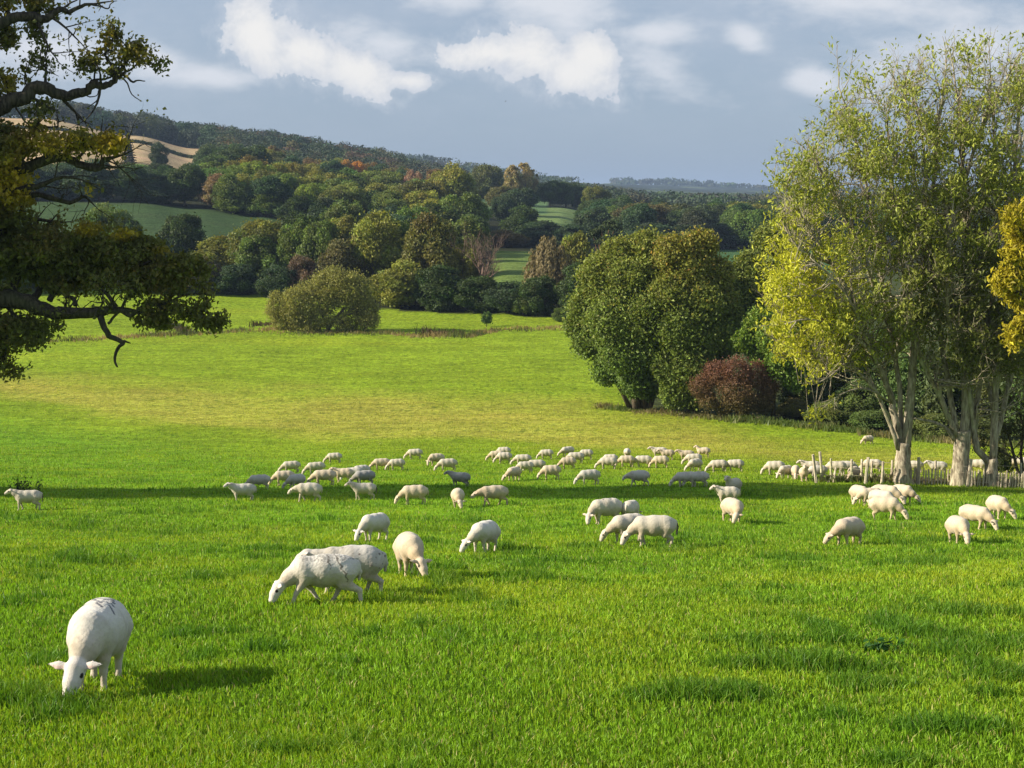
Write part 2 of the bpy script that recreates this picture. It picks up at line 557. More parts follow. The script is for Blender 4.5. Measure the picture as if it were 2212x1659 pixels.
def build_ground():
    ys = np.concatenate([np.linspace(-60, 6, 16)[:-1], 6 * np.exp(np.linspace(0, math.log(11000 / 6.0), 460))])
    a = np.concatenate([np.linspace(-1.5, -0.42, 20)[:-1], np.linspace(-0.42, 0.42, 300), np.linspace(0.42, 1.6, 20)[1:]])
    Y, A = np.meshgrid(ys, a, indexing='ij')
    X = A * np.maximum(Y, 45.0)
    X, Y = X.ravel(), Y.ravel()
    Z = gz(X, Y)
    far = np.clip((Y - 2000) / 800, 0, 1)
    Z = Z + far * (np.abs(vnoise(X, Y, 60, 8)) * 7 + 4 * vnoise(X, Y, 300, 9))
    nr, nc = len(ys), len(a)
    i = np.arange(nr - 1)[:, None] * nc + np.arange(nc - 1)[None, :]
    q = np.stack([i, i + 1, i + nc + 1, i + nc], axis=-1).reshape(-1)
    col = ground_cols(X, Y, Z, np.interp(Y, [0, 14, 50], [0.42, 0.45, 1.0]))
    m = bpy.data.materials.new('pasture')
    m.use_nodes = True
    t = m.node_tree
    t.nodes.clear()
    k = NT(t)
    geo = k.n('ShaderNodeNewGeometry')
    pos = geo.outputs['Position']
    at_ = k.n('ShaderNodeAttribute', attribute_name='Col')
    base = at_.outputs['Color']
    sp_ = k.n('ShaderNodeSeparateXYZ')
    k.put(sp_.inputs[0], pos)
    n0 = k.noise(pos, 5.5, 4.0, 0.7)
    n1 = k.noise(pos, 1.5, 4.0, 0.65)
    n2 = k.noise(k.vscale(pos, (0.35, 1, 1)), 0.42, 4.0, 0.6)
    n3 = k.noise(k.vscale(pos, (0.3, 1, 1)), 0.06, 4.0, 0.6)
    f = k.sstep(n1, 0.3, 0.7, 0.62, 1.25)
    f2 = k.sstep(n2, 0.3, 0.7, 0.80, 1.16)
    f3 = k.sstep(n0, 0.3, 0.7, 0.72, 1.22)
    ff = k.m('MULTIPLY', k.m('MULTIPLY', f, f2), f3)
    cc = k.n('ShaderNodeCombineXYZ')
    for j in range(3):
        k.put(cc.inputs[j], ff)
    colr = k.mix(1.0, base, cc.outputs[0], 'MULTIPLY')
    colr = k.mix(k.sstep(n3, 0.45, 0.75, 0, 0.45), colr, k.mix(1.0, colr, (1.35, 1.05, 1.3), 'MULTIPLY'))
    n4 = k.noise(k.vscale(pos, (1.5, 0.75, 1)), 1.0, 3.0, 0.6)
    far_ = k.sstep(k.m('MULTIPLY', sp_.outputs[1], 1.0), 25, 90)
    colr = k.mix(k.m('MULTIPLY', k.sstep(n4, 0.53, 0.66, 0, 0.75), far_), colr, k.mix(1.0, colr, (0.42, 0.56, 0.5), 'MULTIPLY'))
    colr = k.mix(k.m('MULTIPLY', k.sstep(n4, 0.30, 0.44, 0.45, 0), far_), colr, k.mix(1.0, colr, (1.35, 1.2, 1.4), 'MULTIPLY'))
    tuft_shade = k.sstep(n2, 0.60, 0.72, 0, 0.5)  # tussock marks, their small shadows painted into the ground colour
    colr = k.mix(tuft_shade, colr, k.mix(1.0, colr, (0.55, 0.72, 0.6), 'MULTIPLY'))
    b = k.n('ShaderNodeBump')
    b.inputs['Strength'].default_value = 0.9
    b.inputs['Distance'].default_value = 0.10
    k.put(b.inputs['Height'], k.m('ADD', n0, k.m('MULTIPLY', n1, 1.6)))
    d = k.n('ShaderNodeBsdfPrincipled')
    k.put(d.inputs['Base Color'], colr)
    d.inputs['Roughness'].default_value = 0.95
    d.inputs['Specular IOR Level'].default_value = 0.05
    k.put(d.inputs['Normal'], b.outputs[0])
    o = k.n('ShaderNodeOutputMaterial')
    k.put(o.inputs[0], d.outputs[0])
    me = new_mesh('terrain', np.stack([X, Y, Z], 1), q, 4, col, True, [m])
    g = link('ground', me)
    tag(g, 'green grazed pasture running down into a wooded valley and hills', 'ground', kind='structure')


build_ground()


# ------------------------------------------------------------------ grass
def build_grass(A, y0, y1, name, seed, margin=False):
    rs = np.random.RandomState(seed)
    n = int(A * 0.80 * math.log(y1 / y0))
    Y = y0 * (y1 / y0) ** rs.rand(n)
    X = (Y * 0.39 + 0.5) * rs.uniform(-1, 1, n)
    if margin:       # a looser border to both sides
        n = A
        Y = 1.0 / rs.uniform(1 / y1, 1 / y0, n)
        X = (Y * 0.385 + rs.uniform(0, 4.2, n)) * np.where(rs.rand(n) < 0.5, -1, 1)
    # gather blades into tufts
    cl = rs.randint(0, n, n // 1)
    k = rs.rand(n) < 0.55
    s = np.sqrt(Y / 12.0)
    X = np.where(k, X[cl] * Y / Y[cl] * 0 + np.round(X / (0.11 * s)) * 0.11 * s + rs.normal(0, 0.028, n) * s, X)
    Z = gz(X, Y)
    px, py = to_px(X, Y, Z)
    # leave out what the woods cover and what lies past the frame
    keep = (py < 1720) & (Y < np.interp(px, [-100, 590, 820, 1200, 1240, 1400, 1700, 1900, 2400], [298, 290, 280, 262, 215, 150, 138, 124, 112]))
    X, Y, Z, s, py, px = X[keep], Y[keep], Z[keep], s[keep], py[keep], px[keep]
    n = len(X)
    cl = vnoise(X, Y, 1.15, 11) * 0.6 + vnoise(X, Y, 0.5, 12) * 0.4
    big = np.clip(vnoise(X, Y, 1.5, 13) * 0.55 + vnoise(X, Y, 0.55, 14) * 0.6 - 0.22, 0, 1) * 3.0 * np.clip(1.25 - Y / 90, 0.25, 1)
    h = (0.042 + 0.032 * rs.rand(n)) * (1 + 0.35 * cl + 1.15 * big) * (s ** 0.55)
    w = (0.0038 + 0.003 * rs.rand(n)) * s * (1.7 if margin else 1.1)
    az = rs.uniform(0, 2 * math.pi, n)
    lean = np.abs(rs.normal(0.0, 0.55, n)) * h
    ld = az + rs.normal(0, 0.6, n)
    dx, dy = np.cos(az) * w, np.sin(az) * w
    lx, ly = np.cos(ld) * lean, np.sin(ld) * lean
    v = np.zeros((n, 5, 3))
    v[:, 0] = np.stack([X - dx, Y - dy, Z - 0.01], 1)
    v[:, 1] = np.stack([X + dx, Y + dy, Z - 0.01], 1)
    v[:, 2] = np.stack([X + dx * 0.8 + lx * 0.35, Y + dy * 0.8 + ly * 0.35, Z + h * 0.6], 1)
    v[:, 3] = np.stack([X - dx * 0.8 + lx * 0.35, Y - dy * 0.8 + ly * 0.35, Z + h * 0.6], 1)
    v[:, 4] = np.stack([X + lx, Y + ly, Z + h], 1)
    base = ground_cols(X, Y, Z)
    r = rs.rand(n)
    col = base * (0.42 + 1.15 * rs.rand(n) ** 1.2)[:, None]
    yel = np.clip(rs.normal(0.16, 0.26, n) + 0.45 * vnoise(X, Y, 2.9, 15) + 0.22 * vnoise(X, Y, 0.9, 18), 0, 1)[:, None]
    col = col * (1 - yel) + np.array([0.37, 0.44, 0.025]) * yel
    col[r < 0.035] = (0.42, 0.38, 0.14)
    dk = np.clip(big * 1.3, 0, 1)[:, None] * 0.6
    col = col * (1 - dk) + np.array([0.035, 0.13, 0.014]) * dk
    i = np.arange(n)[:, None] * 5
    q = (i + np.array([0, 1, 2, 3, 3, 2, 4])[None, :]).reshape(-1)
    sz = np.tile(np.array([4, 3], dtype=np.int32), n)
    me = new_mesh(name, v.reshape(-1, 3), q, sz, np.repeat(col, 5, 0), False, [GRASS])
    o = link(name, me)
    tag(o, 'short lush green grass blades and tussocks covering the pasture' if not margin else 'short lush grass at both sides of the pasture', 'grass', kind='stuff')


build_grass(GRASS_A, 8.2, 290.0, 'grass', 3)
build_grass(80000, 8.0, 95.0, 'grass', 4, True)


# ------------------------------------------------------------------ sheep (one continuous skin per animal)
def sdf_mesh(fn, lo, hi, h):
    """surface nets of fn(points)->(dist, region) on a grid"""
    ax = [np.arange(lo[i], hi[i] + h, h) for i in range(3)]
    nx, ny, nz = [len(a) for a in ax]
    P = np.stack(np.meshgrid(*ax, indexing='ij'), -1)
    D = fn(P.reshape(-1, 3)).reshape(nx, ny, nz)
    ins = D < 0
    vs = np.zeros((nx - 1, ny - 1, nz - 1, 3))
    cnt = np.zeros((nx - 1, ny - 1, nz - 1))
    for d in range(3):
        sl0 = [slice(None)] * 3
        sl1 = [slice(None)] * 3
        sl0[d] = slice(0, -1)
        sl1[d] = slice(1, None)
        a, b = D[tuple(sl0)], D[tuple(sl1)]
        cr = (a < 0) != (b < 0)
        t = np.where(cr, a / np.where(cr, a - b, 1), 0)
        p = P[tuple(sl0)].copy()
        p[..., d] += t * h
        o1, o2 = [k for k in range(3) if k != d]
        for s1 in (0, 1):
            for s2 in (0, 1):
                sl = [slice(None)] * 3
                sl[o1] = slice(s1, (nx, ny, nz)[o1] - 1 + s1)
                sl[o2] = slice(s2, (nx, ny, nz)[o2] - 1 + s2)
                c = cr[tuple(sl)]
                vs[c] += p[tuple(sl)][c]
                cnt[c] += 1
    act = cnt > 0
    idx = -np.ones(act.shape, int)
    idx[act] = np.arange(act.sum())
    V = vs[act] / cnt[act][:, None]
    faces = []
    for d in range(3):
        sl0 = [slice(1, -1)] * 3
        sl1 = [slice(1, -1)] * 3
        sl0[d] = slice(0, -1)
        sl1[d] = slice(1, None)
        a, b = ins[tuple(sl0)], ins[tuple(sl1)]
        for flip, cr in ((0, a & ~b), (1, ~a & b)):
            I = np.argwhere(cr)
            o1, o2 = [(1, 2), (2, 0), (0, 1)][d]
            I = I + np.array([1 if k != d else 0 for k in range(3)])
            e1 = np.zeros(3, int)
            e1[o1] = 1
            e2 = np.zeros(3, int)
            e2[o2] = 1
            q = [I - e1 - e2, I - e2, I, I - e1]
            q = [idx[tuple(k.T)] for k in q]
            if flip:
                q = q[::-1]
            faces.append(np.stack(q, 1))
    Fc = np.concatenate(faces)
    Fc = Fc[(Fc >= 0).all(1)]
    return V, Fc


def cone(P, a, b, ra, rb, sy=1.0, flat=None):
    a, b = np.array(a, float), np.array(b, float)
    ba = b - a
    pa = P - a
    t = np.clip(pa @ ba / max(ba @ ba, 1e-9), 0, 1)
    q = pa - t[:, None] * ba
    if sy != 1.0:
        q = q * np.array([1, 1 / sy, 1])
    if flat is not None:
        f = np.array(flat, float)
        f /= np.linalg.norm(f)
        q = q + (q @ f)[:, None] * f * 2.2
    return np.linalg.norm(q, axis=1) - (ra + (rb - ra) * t)


def smin(a, b, k):
    h = np.clip(0.5 + 0.5 * (b - a) / k, 0, 1)
    return b * (1 - h) + a * h - k * h * (1 - h)


def rotz(p, a, c=(0, 0, 0)):
    x, y = p[0] - c[0], p[1] - c[1]
    return (c[0] + x * math.cos(a) - y * math.sin(a), c[1] + x * math.sin(a) + y * math.cos(a), p[2])


def sheep_mesh(name, head='graze', turn=0.0, step=0.0, res=0.016, fat=1.0, mark='plain', seed=0, tail_dark=False):
    tr = math.radians(turn)
    N0 = (0.27, 0, 0.53)
    if head == 'graze':
        neck = [(0.30, 0, 0.53, 0.17), (0.46, 0, 0.42, 0.112), (0.57, 0, 0.33, 0.078)]
        hd = [(0.625, 0, 0.285, 0.088), (0.68, 0, 0.19, 0.073), (0.715, 0, 0.105, 0.054)]
    elif head == 'low':
        neck = [(0.30, 0, 0.54, 0.165), (0.48, 0, 0.50, 0.115), (0.62, 0, 0.46, 0.085)]
        hd = [(0.64, 0, 0.46, 0.082), (0.72, 0, 0.40, 0.070), (0.775, 0, 0.34, 0.050)]
    elif head == 'mid':
        neck = [(0.30, 0, 0.54, 0.17), (0.47, 0, 0.56, 0.12), (0.60, 0, 0.60, 0.085)]
        hd = [(0.64, 0, 0.61, 0.084), (0.73, 0, 0.55, 0.070), (0.79, 0, 0.49, 0.050)]
    elif head == 'level':
        neck = [(0.28, 0, 0.56, 0.17), (0.44, 0, 0.64, 0.12), (0.56, 0, 0.70, 0.085)]
        hd = [(0.59, 0, 0.72, 0.080), (0.68, 0, 0.68, 0.068), (0.755, 0, 0.635, 0.050)]
    else:
        neck = [(0.26, 0, 0.57, 0.17), (0.38, 0, 0.70, 0.115), (0.46, 0, 0.80, 0.08)]
        hd = [(0.49, 0, 0.83, 0.080), (0.58, 0, 0.795, 0.068), (0.655, 0, 0.75, 0.050)]

    def tw(p, k):
        q = rotz(p, tr * k, N0)
        return (q[0], q[1], p[2])
    neck = [(*tw(p, k), p[3]) for p, k in zip(neck, (0.0, 0.55, 0.85))]
    hd = [(*tw(p, k), p[3]) for p, k in zip(hd, (0.9, 1.05, 1.15))]
    # head frame
    a, b = np.array(hd[0][:3]), np.array(hd[2][:3])
    fw = (b - a) / np.linalg.norm(b - a)
    lat = np.array([-math.sin(tr), math.cos(tr), 0])
    upv = np.cross(fw, lat)
    if upv[2] < 0 and head in ('up', 'level', 'low', 'mid'):
        upv = -upv
    if head == 'graze' and (upv @ np.array([math.cos(tr), math.sin(tr), 0.6])) < 0:
        upv = -upv
    ears = []
    for sgn in (-1, 1):
        e0 = a - fw * 0.015 + lat * sgn * 0.055 + upv * 0.02
        e1 = e0 + lat * sgn * 0.175 + upv * 0.008 - fw * 0.022 + np.array([0, 0, 0.0])
        ears.append((e0, e1))
    s = step
    legs = []
    fr = [(0.25, 0.10, s * 0.10), (0.25, -0.10, -s * 0.10)]
    for x, y, d in fr:
        legs.append([(x - 0.02, y * 0.9, 0.44, 0.115), (x + 0.02 + d * 0.3, y, 0.30, 0.058), (x + 0.01 + d * 0.8, y, 0.19, 0.032),
                     (x + d * 1.15 - (0.02 if d < 0 else 0), y, 0.06, 0.024), (x + 0.02 + d * 1.3, y, 0.012, 0.034)])
    hr = [(-0.30, 0.105, -s * 0.12), (-0.30, -0.105, s * 0.12)]
    for x, y, d in hr:
        legs.append([(x - 0.01, y * 0.85, 0.46, 0.155), (x + 0.06 + d * 0.3, y, 0.32, 0.092), (x - 0.075 + d * 0.75, y, 0.215, 0.038),
                     (x - 0.05 + d * 1.0, y, 0.06, 0.026), (x - 0.03 + d * 1.1, y, 0.012, 0.034)])
    tors = [((0.23, 0, 0.505), (0.0, 0, 0.495), 0.205, 0.24 * fat), ((0.0, 0, 0.495), (-0.25, 0, 0.51), 0.24 * fat, 0.225 * fat),
            ((-0.25, 0, 0.51), (-0.35, 0, 0.52), 0.225 * fat, 0.17)]

    def body(P):
        D = None
        for p, q, r1, r2 in tors:
            d = cone(P, p, q, r1, r2, 0.97)
            D = d if D is None else smin(D, d, 0.03)
        return D

    def headd(P):
        D = cone(P, hd[0][:3], hd[1][:3], hd[0][3], hd[1][3])
        D = smin(D, cone(P, hd[1][:3], hd[2][:3], hd[1][3], hd[2][3]), 0.015)
        for sgn in (-1, 1):      # eye sockets
            e = np.array(hd[1][:3]) * 0.55 + a * 0.45 + lat * sgn * 0.066 + upv * 0.018
            D = smin(D, np.linalg.norm(P - e, axis=1) - 0.020, 0.015)
        for e0, e1 in ears:
            m_ = (e0 + e1) / 2 + upv * 0.004
            D = smin(D, np.minimum(cone(P, e0, m_, 0.026, 0.040, 1, upv), cone(P, m_, e1, 0.040, 0.008, 1, upv)), 0.012)
        return D

    def fn(P):
        D = body(P)
        for i in range(len(neck) - 1):
            D = smin(D, cone(P, neck[i][:3], neck[i + 1][:3], neck[i][3], neck[i + 1][3]), 0.07)
        for L in legs:
            d = None
            for i in range(4):
                e = cone(P, L[i][:3], L[i + 1][:3], L[i][3], L[i + 1][3])
                d = e if d is None else smin(d, e, 0.02)
            D = smin(D, d, 0.045)
        D = smin(D, cone(P, (-0.49, 0, 0.60), (-0.525, 0.01, 0.47), 0.034, 0.028), 0.03)
        D = smin(D, cone(P, (-0.525, 0.01, 0.47), (-0.51, 0.012, 0.36 if not tail_dark else 0.30), 0.028, 0.020), 0.02)
        D = smin(D, headd(P), 0.035)
        # fleece lumps
        f = (vnoise(P[:, 0] + P[:, 2] * 0.6, P[:, 1] * 1.1 - P[:, 2], 0.022, seed) + vnoise(P[:, 2] + P[:, 0] * 0.3, P[:, 0] - P[:, 1], 0.032, seed + 3)) * 0.0019
        g = (vnoise(P[:, 0], P[:, 2] + P[:, 1] * 0.8, 0.19, seed + 1)) * 0.006
        bl = np.clip((P[:, 2] - 0.3) / 0.1, 0, 1) * np.clip(headd(P) / 0.05, 0, 1)
        return D + (f + g) * bl
    V, Fc = sdf_mesh(fn, (-0.66, -0.50, -0.04), (0.98, 0.50, 0.96), res)
    # colours: wool, bare face and legs, dark eyes and nose, grime
    rs = np.random.RandomState(seed + 5)
    n = len(V)
    wool = np.array([0.62, 0.585, 0.51])
    face = np.array([0.66, 0.60, 0.53])
    C = np.tile(wool, (n, 1))
    hdist = headd(V)
    isf = np.clip(1 - hdist / 0.03, 0, 1)[:, None]
    leg = np.clip((0.30 - V[:, 2]) / 0.08, 0, 1)[:, None] * (hdist > 0.05)[:, None]
    nk = np.exp(-((np.linalg.norm(V - np.array(neck[1][:3]), axis=1)) / 0.16) ** 2)[:, None]
    C = C * (1 - nk * 0.5) + np.array([0.60, 0.48, 0.32]) * nk * 0.5
    belly_shade = np.clip((0.60 - V[:, 2]) / 0.26, 0, 1)[:, None] * (1 - leg) * (1 - isf)  # half-shade of the lower flanks painted in as a tan gradient
    C = C * (1 - belly_shade * 0.7) + np.array([0.42, 0.34, 0.23]) * belly_shade * 0.7
    C = C * (1 - leg * 0.8) + np.array([0.56, 0.48, 0.38]) * leg * 0.8
    C = C * (1 - isf) + face * isf
    hoof = V[:, 2] < 0.03
    C[hoof & (hdist > 0.05)] = (0.09, 0.07, 0.05)
    for sgn in (-1, 1):
        e = np.array(hd[1][:3]) * 0.55 + a * 0.45 + lat * sgn * 0.078 + upv * 0.02
        C[np.linalg.norm(V - e, axis=1) < 0.024] = (0.02, 0.015, 0.012)
    for sgn in (-1, 1):
        e = np.array(hd[2][:3]) + fw * 0.035 + lat * sgn * 0.026 + upv * 0.022
        C[np.linalg.norm(V - e, axis=1) < 0.013] = (0.05, 0.035, 0.03)
    nose = np.array(hd[2][:3]) + fw * 0.05
    C[np.linalg.norm(V - nose, axis=1) < 0.028] = (0.35, 0.22, 0.2)
    k = isf[:, 0] > 0.6
    for e0, e1 in ears:
        m_ = (e0 + e1) / 2
        kk = (np.linalg.norm(V - m_, axis=1) < 0.05) & (((V - m_) @ fw) > 0.004)
        C[kk] = C[kk] * 0.4 + np.array([0.62, 0.40, 0.33]) * 0.6
    grime = np.clip(0.7 * vnoise(V[:, 0] * 10 + seed, V[:, 2] * 10 + V[:, 1] * 6, 1.4, seed) + 0.5 * vnoise(V[:, 0] * 10 + seed, V[:, 2] * 10 + V[:, 1] * 10, 0.35, seed + 2) - 0.05, 0, 1)[:, None] * 0.5
    C = C * (1 - grime * (1 - isf)) + np.array([0.30, 0.25, 0.18]) * grime * (1 - isf)
    if mark == 'back':      # brambled dark streaks along the rump
        for i in range(26):
            cx, cy = rs.uniform(-0.34, 0.10), rs.uniform(-0.14, 0.14)
            an = rs.uniform(-0.9, 0.9) + 1.2
            d = np.abs((V[:, 0] - cx) * math.cos(an) - (V[:, 1] - cy) * math.sin(an))
            l = np.hypot(V[:, 0] - cx, V[:, 1] - cy)
            C[(d < rs.uniform(0.008, 0.016)) & (l < rs.uniform(0.025, 0.055)) & (V[:, 2] > 0.60)] = (0.13, 0.13, 0.14)
    if mark == 'cracks':    # dark partings down the flank and grey spotting
        for x0, z0, z1, sl in ((-0.16, 0.74, 0.47, 0.5), (-0.05, 0.74, 0.55, 0.25), (-0.30, 0.50, 0.36, 0.2)):
            zz = V[:, 2]
            xs = x0 - (z0 - zz) * sl + 0.012 * np.sin(zz * 60)
            kk = (np.abs(V[:, 0] - xs) < 0.011 + 0.010 * vnoise(V[:, 2] * 30, V[:, 0] * 30, 1, 5)) & (zz < z0) & (zz > z1)
            C[kk] = C[kk] * 0.25 + np.array((0.10, 0.08, 0.06)) * 0.75
        kk = (V[:, 2] > 0.66) & (np.abs(vnoise(V[:, 0] * 40, V[:, 1] * 40, 1.0, 3)) > 0.35) & (V[:, 0] < 0.3)
        C[kk] *= 0.55
    if mark == 'spots':
        for i in range(60):
            c0 = V[rs.randint(n)]
            if c0[2] > 0.4 and c0[0] < 0.2:
                C[np.linalg.norm(V - c0, axis=1) < rs.uniform(0.010, 0.022)] = (0.20, 0.17, 0.15)
    if mark == 'patch':
        for c0, r in (((0.02, -0.05, 0.73), 0.05), ((-0.12, 0.04, 0.74), 0.045), ((-0.06, -0.14, 0.66), 0.03), ((0.12, 0.05, 0.70), 0.03)):
            kk = np.linalg.norm((V - np.array(c0)) * np.array([1, 1, 0.6]), axis=1) < r * (1 + 0.5 * vnoise(V[:, 0] * 30, V[:, 1] * 30, 1, 2))
            C[kk] = (0.12, 0.12, 0.14)
    if tail_dark:
        C[(V[:, 0] < -0.515) & (V[:, 2] < 0.56)] = (0.07, 0.055, 0.045)
    return new_mesh(name, V, Fc.reshape(-1), 4, C, True, [FLEECE])


def mat_fleece():
    m = bpy.data.materials.new('fleece')
    m.use_nodes = True
    t = m.node_tree
    t.nodes.clear()
    q = NT(t)
    tc = q.n('ShaderNodeTexCoord')
    at_ = q.n('ShaderNodeAttribute', attribute_name='Col')
    oi = q.n('ShaderNodeObjectInfo')
    off = q.n('ShaderNodeVectorMath', operation='ADD')
    q.put(off.inputs[0], tc.outputs['Object'])
    cr = q.n('ShaderNodeCombineXYZ')
    for j in range(3):
        q.put(cr.inputs[j], q.m('MULTIPLY', oi.outputs['Random'], 31.0))
    q.put(off.inputs[1], cr.outputs[0])
    n1 = q.noise(off.outputs[0], 6.0, 5.0, 0.65)
    n2 = q.noise(off.outputs[0], 48.0, 5.0, 0.75)
    col = q.mix(1.0, at_.outputs['Color'], oi.outputs['Color'], 'MULTIPLY')
    col = q.mix(q.sstep(n1, 0.48, 0.75, 0, 0.45), col, q.mix(1.0, col, (0.72, 0.68, 0.62), 'MULTIPLY'))
    col = q.mix(q.sstep(n2, 0.50, 0.70, 0, 0.40), col, q.mix(1.0, col, (0.62, 0.58, 0.52), 'MULTIPLY'))
    b = q.n('ShaderNodeBump')
    b.inputs['Strength'].default_value = 0.55
    b.inputs['Distance'].default_value = 0.012
    q.put(b.inputs['Height'], n2)
    d = q.n('ShaderNodeBsdfPrincipled')
    q.put(d.inputs['Base Color'], col)
    d.inputs['Roughness'].default_value = 0.95
    d.inputs['Specular IOR Level'].default_value = 0.08
    d.inputs['Sheen Weight'].default_value = 0.25
    q.put(d.inputs['Normal'], b.outputs[0])
    o = q.n('ShaderNodeOutputMaterial')
    q.put(o.inputs[0], d.outputs[0])
    return m


FLEECE = mat_fleece()
SHEEP = {
    'graze': sheep_mesh('sheep_skin', 'graze', 0, 0.3),
    'grazeL': sheep_mesh('sheep_skin', 'graze', 32, 0.2, seed=1),
    'grazeR': sheep_mesh('sheep_skin', 'graze', -32, -0.2, seed=2),
    'grazeS': sheep_mesh('sheep_skin', 'graze', 17, 0.1, 0.013, seed=14),
    'walk': sheep_mesh('sheep_skin', 'low', 0, 0.9, seed=3),
    'stand': sheep_mesh('sheep_skin', 'level', 12, 0.1, seed=4),
    'up': sheep_mesh('sheep_skin', 'up', 0, 0.15, seed=5),
    'near': sheep_mesh('sheep_skin', 'graze', -10, 0.1, 0.009, 1.05, 'back', 6),
    'pair_front': sheep_mesh('sheep_skin', 'graze', 10, 1.5, 0.009, 1.0, 'cracks', 7),
    'pair_rear': sheep_mesh('sheep_skin', 'mid', 0, 0.8, 0.0115, 1.04, 'spots', 8),
    'patch': sheep_mesh('sheep_skin', 'graze', 22, 0.2, 0.014, 1.03, 'patch', 9),
    'dtail': sheep_mesh('sheep_skin', 'graze', 12, 0.3, 0.014, 1.0, 'plain', 10, True),
    'dtailup': sheep_mesh('sheep_skin', 'level', 0, 0.5, 0.014, 0.95, 'plain', 11, True),
}
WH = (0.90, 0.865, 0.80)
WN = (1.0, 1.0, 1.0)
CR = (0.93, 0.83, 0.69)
GY = (0.84, 0.84, 0.84)  # grey coats; also paints the shade onto sheep in the shadow strip
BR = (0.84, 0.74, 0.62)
DG = (0.52, 0.54, 0.57)
